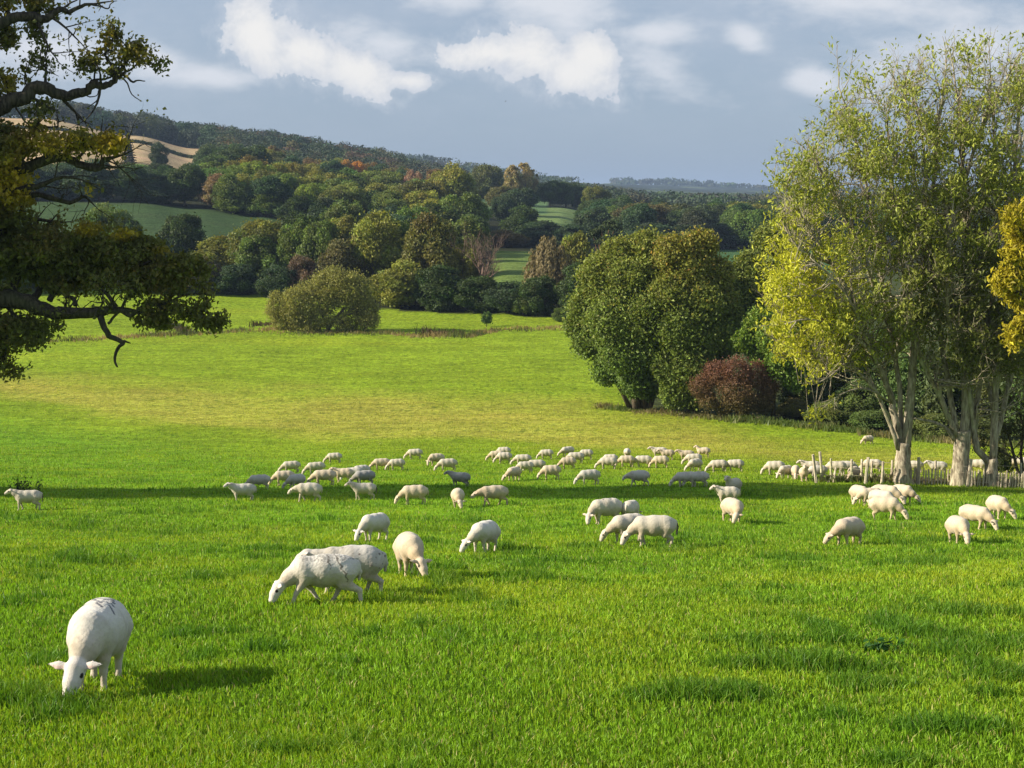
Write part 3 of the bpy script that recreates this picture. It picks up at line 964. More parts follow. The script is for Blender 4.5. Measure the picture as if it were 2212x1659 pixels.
# px of the body centre, py of the feet, heading (0 right, 90 away, 180 left, 270 to the camera), pose, size, tint, label
FLOCK = [
    (212, 1481, 258, 'near', 1.10, WN, 'large white sheep grazing alone closest to the camera, dark scratches on its back'),
    (697, 1303, 184, 'pair_front', 1.05, WN, 'white sheep grazing in front of another, dark cracks down its flank, legs striding'),
    (756, 1281, 181, 'pair_rear', 1.08, GY, 'grey-speckled sheep standing half hidden behind the striding grazing sheep'),
    (884, 1243, 279, 'grazeS', 1.10, CR, 'cream sheep grazing head-on to the camera beside the overlapping pair'),
    (808, 1168, 228, 'graze', 1.06, WN, 'clean white sheep grazing above the overlapping pair, face turned down left'),
    (1047, 1193, 243, 'grazeR', 1.06, WN, 'round white sheep grazing alone in the middle of the near pasture'),
    (60, 1101, 176, 'dtailup', 1.00, WH, 'sheep walking left with raised head and dark tail in front of the small leafy weed'),
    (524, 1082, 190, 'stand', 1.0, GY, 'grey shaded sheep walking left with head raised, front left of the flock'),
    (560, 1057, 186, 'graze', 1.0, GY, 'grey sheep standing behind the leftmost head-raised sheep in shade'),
    (629, 1022, 184, 'graze', 1.0, WH, 'pale sheep showing only its back above a cream grazing sheep'),
    (613, 1049, 184, 'graze', 1.0, CR, 'cream-flanked sheep grazing behind the small grey sheep'),
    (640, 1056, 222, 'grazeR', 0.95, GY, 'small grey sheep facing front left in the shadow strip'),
    (666, 1084, 180, 'walk', 1.05, WH, 'white sheep striding left with head held forward across the shadow strip'),
    (682, 1025, 186, 'graze', 1.0, WH, 'white sheep stretched out grazing, just left below the topmost walking one'),
    (722, 1001, 180, 'graze', 1.0, WH, 'white sheep stepping left while grazing, topmost of the left cluster'),
    (700, 1048, 183, 'graze', 1.08, CR, 'long sandy-coated sheep grazing in the heart of the left cluster'),
    (742, 1042, 175, 'stand', 1.0, CR, 'sandy sheep whose rump alone shows behind the long sandy grazing sheep'),
    (763, 1038, 170, 'grazeL', 0.95, GY, 'narrow grey sheep wedged between the sandy and dark sheep of the left cluster'),
    (781, 1034, 205, 'grazeR', 1.0, GY, 'grey sheep with rounded back just above the dark one of the left cluster'),
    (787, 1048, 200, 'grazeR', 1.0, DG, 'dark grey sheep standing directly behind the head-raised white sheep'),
    (786, 1080, 180, 'dtailup', 1.03, WH, 'white sheep standing with raised head and black tail in the shadow strip'),
    (824, 1015, 188, 'graze', 1.0, CR, 'cream sheep grazing left, left one of a nose-to-tail pair'),
    (857, 1016, 184, 'graze', 0.98, WH, 'white sheep grazing, right one of a nose-to-tail pair'),
    (896, 992, 180, 'graze', 1.0, WH, 'white sheep grazing by itself, farthest of the left half of the flock'),
    (942, 1006, 196, 'grazeL', 1.05, CR, 'cream sheep grazing above and left of its paler neighbour'),
    (967, 1018, 188, 'graze', 1.03, WH, 'pale sheep grazing in front of a cream one, white face lowered'),
    (895, 1090, 184, 'graze', 1.10, CR, 'long cream sheep grazing on the lower edge of the shadow strip'),
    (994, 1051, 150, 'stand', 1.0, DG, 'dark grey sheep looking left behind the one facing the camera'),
    (989, 1097, 268, 'grazeS', 1.05, CR, 'sheep facing straight at the camera while grazing, shadow strip behind it'),
    (1066, 1091, 196, 'walk', 1.05, BR, 'brownish sheep with lowered head looking left, right of the camera-facing one'),
    (1088, 988, 180, 'graze', 1.0, WH, 'pale sheep partly hidden at the back of the first far trio'),
    (1073, 996, 182, 'graze', 0.98, CR, 'cream sheep whose head sticks out left of the first far trio'),
    (1089, 1001, 184, 'graze', 1.03, WH, 'white sheep at the front of the first far trio'),
    (1129, 1005, 182, 'graze', 1.0, WH, 'white sheep grazing with a long low back beside the first far trio'),
    (1180, 992, 182, 'graze', 1.0, WH, 'white sheep walking left behind the long low-backed one'),
    (1226, 986, 215, 'grazeR', 1.0, WH, 'plump sheep turned front-left, highest in the middle of the far row'),
    (1266, 993, 184, 'graze', 0.98, WH, 'slim sheep with head hidden, right of the plump front-left one'),
    (1243, 1001, 186, 'graze', 1.0, WH, 'white sheep between a slim one and a sandy one, back showing'),
    (1227, 1013, 186, 'graze', 1.0, BR, 'sandy brown sheep grazing just behind the long pale nose-down one'),
    (1158, 1018, 184, 'graze', 1.0, WH, 'white sheep at the upper right of the tight middle trio'),
    (1134, 1022, 190, 'graze', 1.0, WH, 'white sheep in the centre of the tight middle trio'),
    (1110, 1038, 240, 'grazeR', 1.02, CR, 'cream sheep facing front at the lower left of the tight middle trio'),
    (1190, 1036, 190, 'graze', 1.05, CR, 'long pale sheep grazing nose-down right of the tight middle trio'),
    (1273, 1047, 198, 'graze', 1.02, GY, 'grey-brown sheep grazing alone just above the shadow strip'),
    (1380, 1050, 184, 'walk', 1.05, GY, 'grey sheep with white lowered face walking above the shadow strip'),
    (1355, 990, 92, 'graze', 1.0, WH, 'sheep seen from behind, round rump toward the camera in the far row'),
    (1318, 1004, 182, 'graze', 1.0, WH, 'white back showing behind a grazing sheep, left of the rear-view one'),
    (1313, 1013, 182, 'graze', 1.03, WH, 'white sheep grazing in front of a white back, start of the far chain'),
    (1353, 1009, 184, 'graze', 1.02, CR, 'cream sheep in the far chain, directly below the rear-view one'),
    (1389, 1010, 182, 'graze', 1.03, WH, 'white sheep standing in the far chain between two cream ones'),
    (1427, 1011, 182, 'graze', 1.05, CR, 'cream sheep at the right end of the far chain, rump to the right'),
    (1424, 988, 180, 'stand', 1.02, WH, 'pale sheep looking left with raised head, behind a brown one'),
    (1441, 993, 182, 'stand', 1.0, BR, 'brown shaded sheep standing over the end of the far chain'),
    (1482, 994, 182, 'stand', 0.98, BR, 'small brown sheep facing left between the brown pair and the alert one'),
    (1519, 988, 180, 'up', 1.0, CR, 'alert sheep with raised head, highest on the right of the far row'),
    (1498, 1004, 184, 'graze', 1.0, WH, 'white sheep whose back shows just behind a plump grazing one'),
    (1502, 1018, 225, 'grazeR', 1.02, WH, 'plump white sheep grazing below the alert one'),
    (1552, 1020, 184, 'graze', 1.0, WH, 'white sheep second from the right end of the far row, grazing low'),
    (1588, 1019, 184, 'graze', 1.03, WH, 'pale sheep at the right end of the far row, nose behind its neighbour'),
    (1482, 1051, 186, 'graze', 1.03, GY, 'grey sheep grazing at the upper edge of the shadow, head left'),
    (1508, 1051, 186, 'graze', 1.03, GY, 'grey sheep standing just behind another grey grazing one, rump right'),
    (1584, 1070, 240, 'up', 1.05, WH, 'white sheep looking at the camera with raised head, topmost of a stacked trio'),
    (1571, 1090, 190, 'stand', 1.0, WH, 'sheep squeezed in the middle of a stacked trio'),
    (1582, 1128, 296, 'grazeR', 1.05, CR, 'warm cream sheep grazing at the front of a stacked trio'),
    (1308, 1132, 208, 'patch', 1.13, WH, 'white sheep with dark blotches on its back grazing beside a group of three'),
    (1362, 1130, 75, 'graze', 1.05, WH, 'white sheep seen from behind over the backs of the grazing pair'),
    (1358, 1172, 214, 'grazeR', 1.10, WH, 'white sheep with spread ears grazing, half covered by a dark-tailed one'),
    (1412, 1180, 184, 'dtail', 1.13, WH, 'long white sheep with dark tail grazing in front of three others'),
    (1674, 1026, 182, 'graze', 1.05, WH, 'white sheep grazing left at the open end of the paling fence, outermost'),
    (1697, 1034, 230, 'graze', 0.95, WH, 'small sheep hunched second from the outermost one beside the fence end'),
    (1718, 1036, 270, 'graze', 1.02, CR, 'cream sheep grazing toward the camera left of the alert one by the fence'),
    (1737, 1040, 274, 'up', 1.02, CR, 'alert cream sheep facing the camera just left of the first fence post'),
    (1752, 1024, 182, 'stand', 1.05, WH, 'white sheep whose back shows behind the alert one at the fence end'),
    (1766, 1034, 200, 'graze', 1.0, GY, 'greyish sheep half hidden by the first leaning fence post'),
    (1806, 1026, 182, 'graze', 1.05, WH, 'white sheep behind the palings between the second and third posts'),
    (1843, 1040, 250, 'graze', 1.02, CR, 'rounded cream sheep grazing close behind the palings'),
    (1830, 1024, 0, 'graze', 1.0, GY, 'grey backed sheep behind the rounded cream one inside the fence'),
    (1884, 1020, 180, 'graze', 1.05, WH, 'long white sheep behind the leaning tall post in the middle of the fence'),
    (1974, 1021, 180, 'graze', 1.0, WH, 'white back showing just right of the multi-stemmed ash trunk'),
    (2025, 1023, 185, 'stand', 1.0, GY, 'grey sheep with pale face between the two ash trunks behind the fence'),
    (2110, 1019, 182, 'graze', 1.0, WH, 'white sheep behind the fence right of the thick dark trunk'),
    (2176, 1013, 184, 'stand', 1.0, GY, 'grey sheep with raised head behind the forked pale trunk'),
    (2206, 1014, 184, 'graze', 1.0, WH, 'pale sheep at the edge of the fenced group behind the thorny stems'),
    (1875, 959, 215, 'graze', 1.0, CR, 'solitary cream sheep far up the slope near the dark hedge'),
    (1856, 1088, 300, 'graze', 1.05, CR, 'left sheep of the huddle below the fence, standing slightly apart'),
    (1880, 1092, 205, 'graze', 1.0, CR, 'cream sheep in the huddle below the fence, head lowered to the left'),
    (1912, 1090, 336, 'graze', 1.10, CR, 'long-backed cream sheep rising over the middle of the huddle'),
    (1950, 1088, 318, 'grazeL', 1.05, CR, 'cream sheep grazing at the right edge of the huddle'),
    (1904, 1103, 320, 'graze', 1.02, WH, 'white sheep in the huddle just behind the frontmost sandy one'),
    (1912, 1123, 344, 'graze', 1.06, CR, 'sandy cream sheep grazing at the front of the huddle, head right'),
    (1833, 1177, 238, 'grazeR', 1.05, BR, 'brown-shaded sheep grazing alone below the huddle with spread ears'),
    (2070, 1173, 290, 'graze', 1.06, CR, 'cream sheep grazing toward the camera, front one of a pair on the right'),
    (2106, 1142, 325, 'graze', 1.04, CR, 'cream sheep grazing to the right, behind its camera-facing partner'),
    (2155, 1120, 300, 'grazeL', 1.05, CR, 'cream sheep grazing above the right-hand pair, nearest the corner of the fence'),
]


def build_flock():
    for i, (px, py, hd, pose, sc, tint, lab) in enumerate(FLOCK):
        p = gnd(px, py)
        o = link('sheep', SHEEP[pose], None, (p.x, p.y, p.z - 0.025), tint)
        a = math.radians(hd) - math.atan2(p.x, p.y)
        e = 0.3
        # sit the animal on the slope
        nrm = Vector((-(float(gz(p.x + e, p.y)) - float(gz(p.x - e, p.y))) / (2 * e), -(float(gz(p.x, p.y + e)) - float(gz(p.x, p.y - e))) / (2 * e), 1)).normalized()
        fw = Vector((math.cos(a), math.sin(a), 0))
        fw = (fw - nrm * fw.dot(nrm) * 0.8).normalized()
        zz = (Vector((0, 0, 1)) * 0.4 + nrm * 0.6).normalized()
        yy = zz.cross(fw).normalized()
        zz = fw.cross(yy)
        from mathutils import Matrix
        o.rotation_euler = Matrix((fw, yy, zz)).transposed().to_euler()
        j = 1 + 0.05 * math.sin(i * 7.7)
        o.scale = (sc * (1 + 0.06 * math.sin(i * 3.1)), sc * j, sc * (1 + 0.035 * math.sin(i * 5.3)))
        tag(o, lab, 'sheep', 'flock of sheep grazing on the pasture')


build_flock()


# ------------------------------------------------------------------ generic trees: shared crowns and trunks
def shell_crown(kind, seed, nleaf=7000, H=16.0, R=7.0, leaf=0.36, nl=84):
    """leaf clumps on many overlapping bosses; returns centres, normals, sizes, colours, boss centres"""
    rs = np.random.RandomState(seed)
    C, Rr = [], []
    for i in range(nl):
        for _ in range(40):
            d = unit(rs.normal(size=(1, 3)))[0]
            if kind == 'shrub':
                d[2] = abs(d[2]) * 1.1 - 0.35
            f = rs.uniform(0.55, 0.86) if i > nl // 5 else rs.uniform(0.15, 0.5)
            c = d * f
            if kind == 'round':
                c = np.array([c[0] * R, c[1] * R, H * 0.56 + c[2] * H * 0.46])
            elif kind == 'oval':
                c = np.array([c[0] * R * 0.85, c[1] * R * 0.85, H * 0.53 + c[2] * H * 0.50])
            elif kind == 'skirt':      # clothed to the ground
                w = 1.0 - 0.35 * max(0, c[2])
                c = np.array([c[0] * R * w, c[1] * R * w, H * 0.48 + c[2] * H * 0.54])
            elif kind == 'spread':
                c = np.array([c[0] * R * 1.15, c[1] * R * 1.15, H * 0.62 + c[2] * H * 0.36])
            elif kind == 'shrub':
                c = np.array([c[0] * R, c[1] * R, H * 0.36 + c[2] * H * 0.62])
            elif kind == 'poplar':
                c = np.array([c[0] * R * 0.6, c[1] * R * 0.6, H * 0.54 + c[2] * H * 0.50])
            if c[2] > 0.4:
                break
        r = R * rs.uniform(0.17, 0.38)
        if kind == 'poplar':
            r *= 0.62
        C.append(c)
        Rr.append(r)
    C, Rr = np.array(C), np.array(Rr)
    w = Rr ** 2
    k = rs.choice(nl, nleaf, p=w / w.sum())
    # part of the leaves bridges neighbouring bosses
    dm = np.linalg.norm(C[:, None] - C[None], axis=2) + np.eye(nl) * 99
    nb_ = np.argsort(dm, axis=1)[:, :4]
    k2 = nb_[k, rs.randint(0, 4, nleaf)]
    br = np.where(rs.rand(nleaf) < 0.35, rs.uniform(0.2, 0.8, nleaf), 0.0)[:, None]
    Ck = C[k] * (1 - br) + C[k2] * br
    d = unit(rs.normal(size=(nleaf, 3)))
    mid = np.array([0, 0, H * 0.5])
    out = unit(C[k] - mid)
    # favour the outer side of each boss
    flip = (np.sum(d * out, axis=1) < -0.25)
    d[flip] *= -1
    # keep every boss domed: squash below
    rad = Rr[k] * (rs.uniform(0.62, 1.06, nleaf) + np.abs(rs.normal(0, 0.07, nleaf)))
    P = Ck + d * rad[:, None] * np.array([1, 1, 0.85])
    sprig = rs.rand(nleaf) < 0.04
    P = np.where(sprig[:, None], Ck + d * (Rr[k] * rs.uniform(1.0, 1.45, nleaf))[:, None], P)
    P[:, 2] = np.maximum(P[:, 2], 0.1 + 0.3 * rs.rand(nleaf))
    nrm = unit(d * 1.0 + rs.normal(size=(nleaf, 3)) * 0.85)
    sz = leaf * rs.uniform(0.55, 1.25, nleaf)
    boss = rs.uniform(0.72, 1.25, (nl, 1)) * (1 + rs.normal(0, 0.05, (nl, 3)))
    col = boss[k] * rs.uniform(0.72, 1.28, (nleaf, 1))
    warm = np.clip(rs.normal(-0.1, 0.4, nleaf), 0, 1)[:, None] * (P[:, 2:3] / H)
    col = col * (1 + warm * np.array([0.5, 0.15, -0.1]))
    return P, nrm, sz, np.clip(col, 0, 3), C


def trunk_mesh(seed, H, C, r0, mat, name='tree_trunk', nlimb=12):
    rs = random.Random(seed)
    b = MB()
    top = H * 0.62
    pts = [(0, 0, -0.6), (0.0, 0, 0.2)]
    for i in range(1, 7):
        pts.append((rs.uniform(-0.25, 0.25) * i / 3, rs.uniform(-0.25, 0.25) * i / 3, top * i / 6))
    rad = [r0 * 1.5, r0 * 1.2] + [r0 * (1 - 0.13 * i) for i in range(1, 7)]
    b.tube(pts, rad, 7)
    idx = list(range(len(C)))
    rs.shuffle(idx)
    for k in idx[:nlimb]:
        c = Vector(C[k])
        z0 = min(max(c.z * 0.35, H * 0.14), top)
        f = z0 / top * 6 + 1
        i = min(int(f), 6)
        a = Vector(pts[i]).lerp(Vector(pts[min(i + 1, 7)]), f - i)
        m1 = a.lerp(c, 0.4) + Vector((rs.uniform(-.5, .5), rs.uniform(-.5, .5), rs.uniform(-.2, .9)))
        b.tube([a, m1, a.lerp(c, 0.75) + Vector((0, 0, 0.4)), c], [r0 * 0.42, r0 * 0.28, r0 * 0.17, r0 * 0.06], 5)
    return b.mesh(name, mat)


def drooping_crown(seed, H=16.0, R=5.5, n=9000):
    """weeping curtains of foliage"""
    rs = np.random.RandomState(seed)
    P, Nn = [], []
    for i in range(150):
        an = rs.uniform(0, 2 * math.pi)
        rr = R * math.sqrt(rs.rand())
        top = H * (1.0 - 0.42 * (rr / R) ** 2) * rs.uniform(0.82, 1.0)
        ln = rs.uniform(0.25, 0.6) * H
        m = n // 150
        t = rs.rand(m)
        p = np.stack([np.cos(an) * rr + rs.normal(0, 0.35, m) * (0.6 + t), np.sin(an) * rr + rs.normal(0, 0.35, m) * (0.6 + t), top - t * ln], 1)
        P.append(p)
        Nn.append(unit(np.stack([np.cos(an) + rs.normal(0, .6, m), np.sin(an) + rs.normal(0, .6, m), 0.3 * np.ones(m)], 1)))
    P = np.concatenate(P)
    P = P[:n]
    Nn = np.concatenate(Nn)[:n]
    P[:, 2] = np.maximum(P[:, 2], 0.5)
    col = rs.uniform(0.7, 1.3, (len(P), 1)) * np.ones((1, 3))
    return P, Nn, 0.42 * rs.uniform(0.6, 1.2, len(P)), col


def conifer_crown(seed, H=16.0, R=3.6, n=5000):
    rs = np.random.RandomState(seed)
    t = rs.rand(n) ** 0.7
    z = H * (1 - t) * 0.97 + 0.03 * H
    lay = 0.75 + 0.25 * np.sin(z * 5.0 + rs.rand() * 6)
    rr = R * (t ** 0.8) * lay * np.sqrt(rs.uniform(0.35, 1, n))
    an = rs.uniform(0, 2 * math.pi, n)
    rr *= 1 + 0.25 * np.sin(an * 5 + z)
    P = np.stack([np.cos(an) * rr, np.sin(an) * rr, z - rr * 0.25], 1)
    Nn = unit(np.stack([np.cos(an) * 0.6, np.sin(an) * 0.6, np.ones(n) * 0.7], 1) + rs.normal(0, 0.5, (n, 3)))
    col = rs.uniform(0.7, 1.25, (n, 1)) * np.ones((1, 3))
    return P, Nn, 0.40 * rs.uniform(0.5, 1.2, n), col


def pine_crown(seed, H=16.0, n=4500):
    rs = np.random.RandomState(seed)
    C = []
    for i in range(16):
        an, rr = rs.uniform(0, 6.28), rs.uniform(0.5, 3.6)
        C.append((math.cos(an) * rr, math.sin(an) * rr, H * rs.uniform(0.62, 0.97)))
    C = np.array(C)
    k = rs.randint(0, 16, n)
    d = unit(rs.normal(size=(n, 3)))
    d[:, 2] = np.abs(d[:, 2])
    P = C[k] + d * np.array([1.5, 1.5, 0.8]) * rs.uniform(0.6, 1, (n, 1))
    return P, unit(d + rs.normal(0, .5, (n, 3))), 0.33 * rs.uniform(0.5, 1.2, n), rs.uniform(0.7, 1.25, (n, 1)) * np.ones((1, 3)), C


def twig_net(b, rs, a, d, L, r, depth, tips, up=0.25, sides=4, spread=0.55, nchild=(3, 5), col=(1, 1, 1)):
    """recursive branching; records twig points in tips"""
    n = 5
    pts = [a.copy()]
    p, dd = a.copy(), d.normalized()
    for i in range(n):
        dd = (dd + Vector((rs.gauss(0, 0.14), rs.gauss(0, 0.14), rs.gauss(0, 0.10) + up * 0.16))).normalized()
        p = p + dd * (L / n)
        pts.append(p.copy())
    b.tube(pts, [r * (1 - 0.75 * i / n) for i in range(n + 1)], sides, cap=False, col=col)
    if depth == 0:
        tips += [(pts[i], dd) for i in range(2, n + 1)]
        return
    tips.append((pts[-1], dd))
    for j in range(rs.randint(*nchild)):
        f = rs.uniform(0.25, 1.0) * n
        i = min(int(f), n - 1)
        q = pts[i].lerp(pts[i + 1], f - i)
        t = (pts[i + 1] - pts[i]).normalized()
        s = Vector((rs.gauss(0, 1), rs.gauss(0, 1), rs.gauss(0, 1)))
        s = (s - t * s.dot(t)).normalized()
        nd = (t * (1 - spread) + s * spread + Vector((0, 0, up * 0.5))).normalized()
        twig_net(b, rs, q, nd, L * rs.uniform(0.45, 0.72), r * (0.62 - 0.3 * f / n), depth - 1, tips, up, max(3, sides - 1), spread, nchild, col)


def bare_mesh(seed, H=16.0):
    rs = random.Random(seed)
    b = MB()
    tips = []
    twig_net(b, rs, Vector((0, 0, -0.5)), Vector((0, 0, 1)), H * 0.45, 0.30, 0, [], 0.4, 7)
    for i in range(12):
        an = i * 2.4
        a = Vector((0, 0, H * rs.uniform(0.15, 0.42)))
        twig_net(b, rs, a, Vector((math.cos(an) * 0.7, math.sin(an) * 0.7, 1.0)), H * 0.34, 0.16, 3, tips, 0.35, 5, 0.5, (3, 5))
    return b.mesh('bare_branches', DEADW, True)


DEADW = mat_bark('pale_dead_wood', (0.15, 0.10, 0.075), (0.28, 0.20, 0.15))
CROWN, TRUNK = {}, {}
for key, kind, seeds in (('round', 'round', (1, 2, 3, 4)), ('oval', 'oval', (5, 6)), ('skirt', 'skirt', (7, 8, 9)), ('spread', 'spread', (10, 11)),
                         ('shrub', 'shrub', (12, 13)), ('poplar', 'poplar', (14,))):
    for sd_ in seeds:
        P_, N_, S_, C_, B_ = shell_crown(kind, sd_, 14000 if kind != 'poplar' else 6500)
        k_ = key + str(sd_)
        CROWN.setdefault(key, []).append(leaf_mesh('leafy_crown', P_, N_, S_, np.random.RandomState(sd_), C_, LEAF, 0.7))
        TRUNK.setdefault(key, []).append(trunk_mesh(sd_, 16, B_, 0.42, BARK))
_rs = np.random.RandomState(77)
P_, N_, S_, C_ = drooping_crown(21)
CROWN['droop'] = [leaf_mesh('drooping_crown', P_, N_, S_, _rs, C_, LEAF, 0.35, 0.8)]
TRUNK['droop'] = [trunk_mesh(21, 16, [(1, 1, 12), (-2, 0, 12), (0, 2, 13), (2, -2, 11)], 0.4, BARK, nlimb=4)]
CROWN['conifer'], TRUNK['conifer'] = [], []
for sd_ in (22, 23):
    P_, N_, S_, C_ = conifer_crown(sd_)
    CROWN['conifer'].append(leaf_mesh('needle_crown', P_, N_, S_, _rs, C_, NEEDLE, 0.4))
    TRUNK['conifer'].append(trunk_mesh(sd_, 20, [(0, 0, 15)], 0.3, BARK, nlimb=1))
P_, N_, S_, C_, B_ = pine_crown(24)
CROWN['pine'] = [leaf_mesh('needle_crown', P_, N_, S_, _rs, C_, NEEDLE, 0.5)]
TRUNK['pine'] = [trunk_mesh(24, 22, B_, 0.33, BARK_RED, nlimb=14)]
CROWN['bare'] = [bare_mesh(31)]
_b = MB()
_b.tube([(0, 0, -0.6), (0, 0, 1), (0.1, 0, 4), (0.1, 0.1, 7.5)], [0.5, 0.4, 0.3, 0.2], 7)
TRUNK['bare'] = [_b.mesh('bare_trunk', DEADW)]

# albedos
DK = (0.062, 0.100, 0.026)
MD = (0.125, 0.180, 0.036)
OL = (0.215, 0.230, 0.042)
YG = (0.17, 0.18, 0.035)
BL = (0.058, 0.095, 0.040)
BRN = (0.20, 0.15, 0.055)
TAN = (0.27, 0.20, 0.11)
RUST = (0.34, 0.14, 0.035)
ORG = (0.50, 0.25, 0.04)
PINK = (0.34, 0.22, 0.16)
_tc = [0]


def tree(kind, px, Y, top, wpx, col, label=None, group=None, cat='tree', base=None, name='tree', rot=None, depth=1.0, x=None):
    """a tree whose stem stands at depth Y under px; crown top at frame row top (or metres if < 40)"""
    v = (829.5 - (base if base else 560)) / F
    xx = (px - 1106) / F * Y / (v * SP + CP) if x is None else x
    z = float(gz(xx, Y))
    ztop = slope_z(top, Y) if top > 40 else z + top
    h = max(ztop - z, 2.0)
    w = wpx / F * Y
    _tc[0] += 1
    i = _tc[0]
    e = link(name, None, None, (xx, Y, z - 0.1))
    e.rotation_euler = (0, 0, (i * 2.399) % 6.283 if rot is None else rot)
    ref = {'round': 14, 'oval': 12, 'skirt': 13.5, 'spread': 16, 'shrub': 14, 'poplar': 8.5, 'droop': 11, 'conifer': 7, 'pine': 9, 'bare': 11}[kind]
    hz = {'pine': 16, 'bare': 14.5}.get(kind, 16.4)
    e.scale = (w / ref, w / ref * depth, h / hz)
    k = i % len(CROWN[kind])
    link('crown', CROWN[kind][k], e, None, col)
    link('trunk', TRUNK[kind][k], e)
    tag(e, label, cat, group)
    return e


G_F = 'trees along the front edge of the valley wood'
G_M = 'trees on the lower wooded slope'
FRONT = [
    ('skirt', 40, 305, 500, 150, DK, 'dark tree of the valley edge mostly screened by the near oak'),
    ('skirt', 150, 306, 492, 130, BL, 'bluish dark tree of the valley edge behind the oak foliage'),
    ('round', 240, 352, 443, 105, MD, 'rounded tree with pale top standing alone against the dark green field'),
    ('round', 282, 346, 468, 62, DK, 'small dark tree touching the right of the pale-topped field tree'),
    ('skirt', 330, 304, 520, 115, DK, 'dark tree at the valley edge just above the tip of the oak limb'),
    ('round', 398, 348, 458, 92, DK, 'round dark tree in front of the green field, left of the yellowish hedge'),
    ('skirt', 430, 303, 545, 105, (0.09, 0.08, 0.035), 'brownish tree at the valley edge right of the oak branch tips'),
    ('skirt', 470, 330, 505, 120, OL, 'yellowish hedge-like tree below the green field'),
    ('skirt', 510, 302, 565, 100, BL, 'blue-green tree at the valley edge, centre of the dark low group'),
    ('round', 578, 326, 470, 115, OL, 'olive tree with rounded top right of the green field'),
    ('skirt', 560, 318, 500, 100, MD, 'mid-green tree under the olive round-topped tree'),
    ('skirt', 598, 298, 568, 90, BL, 'blue-green tree at the valley edge left of the willow'),
    ('oval', 645, 318, 478, 85, MD, 'pointed mid-green tree above the willow bush'),
    ('round', 695, 312, 472, 95, MD, 'green tree between the pointed tree and the tall brown-olive one'),
    ('skirt', 655, 299, 545, 70, (0.16, 0.11, 0.075), 'thin pinkish-brown half-bare tree behind the willow'),
    ('skirt', 740, 300, 505, 105, (0.13, 0.12, 0.045), 'brown-olive tree rising directly behind the willow bush'),
    ('round', 808, 304, 456, 130, OL, 'broad olive oak with flat top in the middle of the valley edge'),
    ('round', 862, 308, 470, 100, MD, 'green tree between the flat-topped oak and the tallest edge oak'),
    ('skirt', 868, 287, 552, 130, OL, 'olive tree at the meadow edge right of the willow'),
    ('skirt', 932, 292, 452, 140, (0.14, 0.14, 0.035), 'tallest olive oak of the valley edge'),
    ('skirt', 955, 281, 565, 125, DK, 'dark tree at the meadow edge below the tallest edge oak'),
    ('round', 1000, 290, 520, 90, OL, 'olive tree left of the bare branching one'),
    ('bare', 1042, 286, 478, 130, (1, 1, 1), 'leafless pinkish tree with upswept twigs at the valley edge'),
    ('skirt', 1035, 276, 590, 110, DK, 'dark tree below the leafless one'),
    ('skirt', 1098, 271, 600, 95, BL, 'dark low tree in front of the small pale-green field'),
    ('shrub', 1130, 268, 632, 60, MD, 'small green bush at the foot of the dark wood left of the weeping tree'),
    ('skirt', 1160, 268, 590, 90, DK, 'dark tree at the left foot of the weeping brown tree'),
    ('droop', 1188, 276, 498, 115, (0.20, 0.16, 0.075), 'weeping brown-tinged tree with hanging curtains of leaves'),
    ('oval', 1242, 284, 502, 80, OL, 'olive tree between the weeping tree and the pine'),
    ('skirt', 1240, 266, 560, 85, DK, 'dark tree below the pine'),
    ('shrub', 1212, 259, 655, 40, MD, 'small green bush at the meadow edge left of the big round tree'),
    ('pine', 1305, 288, 478, 85, (0.06, 0.085, 0.03), 'pine with orange-brown bare stem above the big round tree'),
    ('skirt', 1320, 272, 545, 110, DK, 'dark tree behind the left shoulder of the big round tree'),
    ('skirt', 1420, 276, 560, 130, DK, 'dark tree hidden behind the crown of the big round tree'),
]
for kd, px, Y, top, w, c, lab in FRONT:
    tree(kd, px, Y, top, w, c, lab, G_F, 'tree', base=640, name='pine_tree' if kd == 'pine' else ('bare_tree' if kd == 'bare' else 'tree'), depth=1.0)

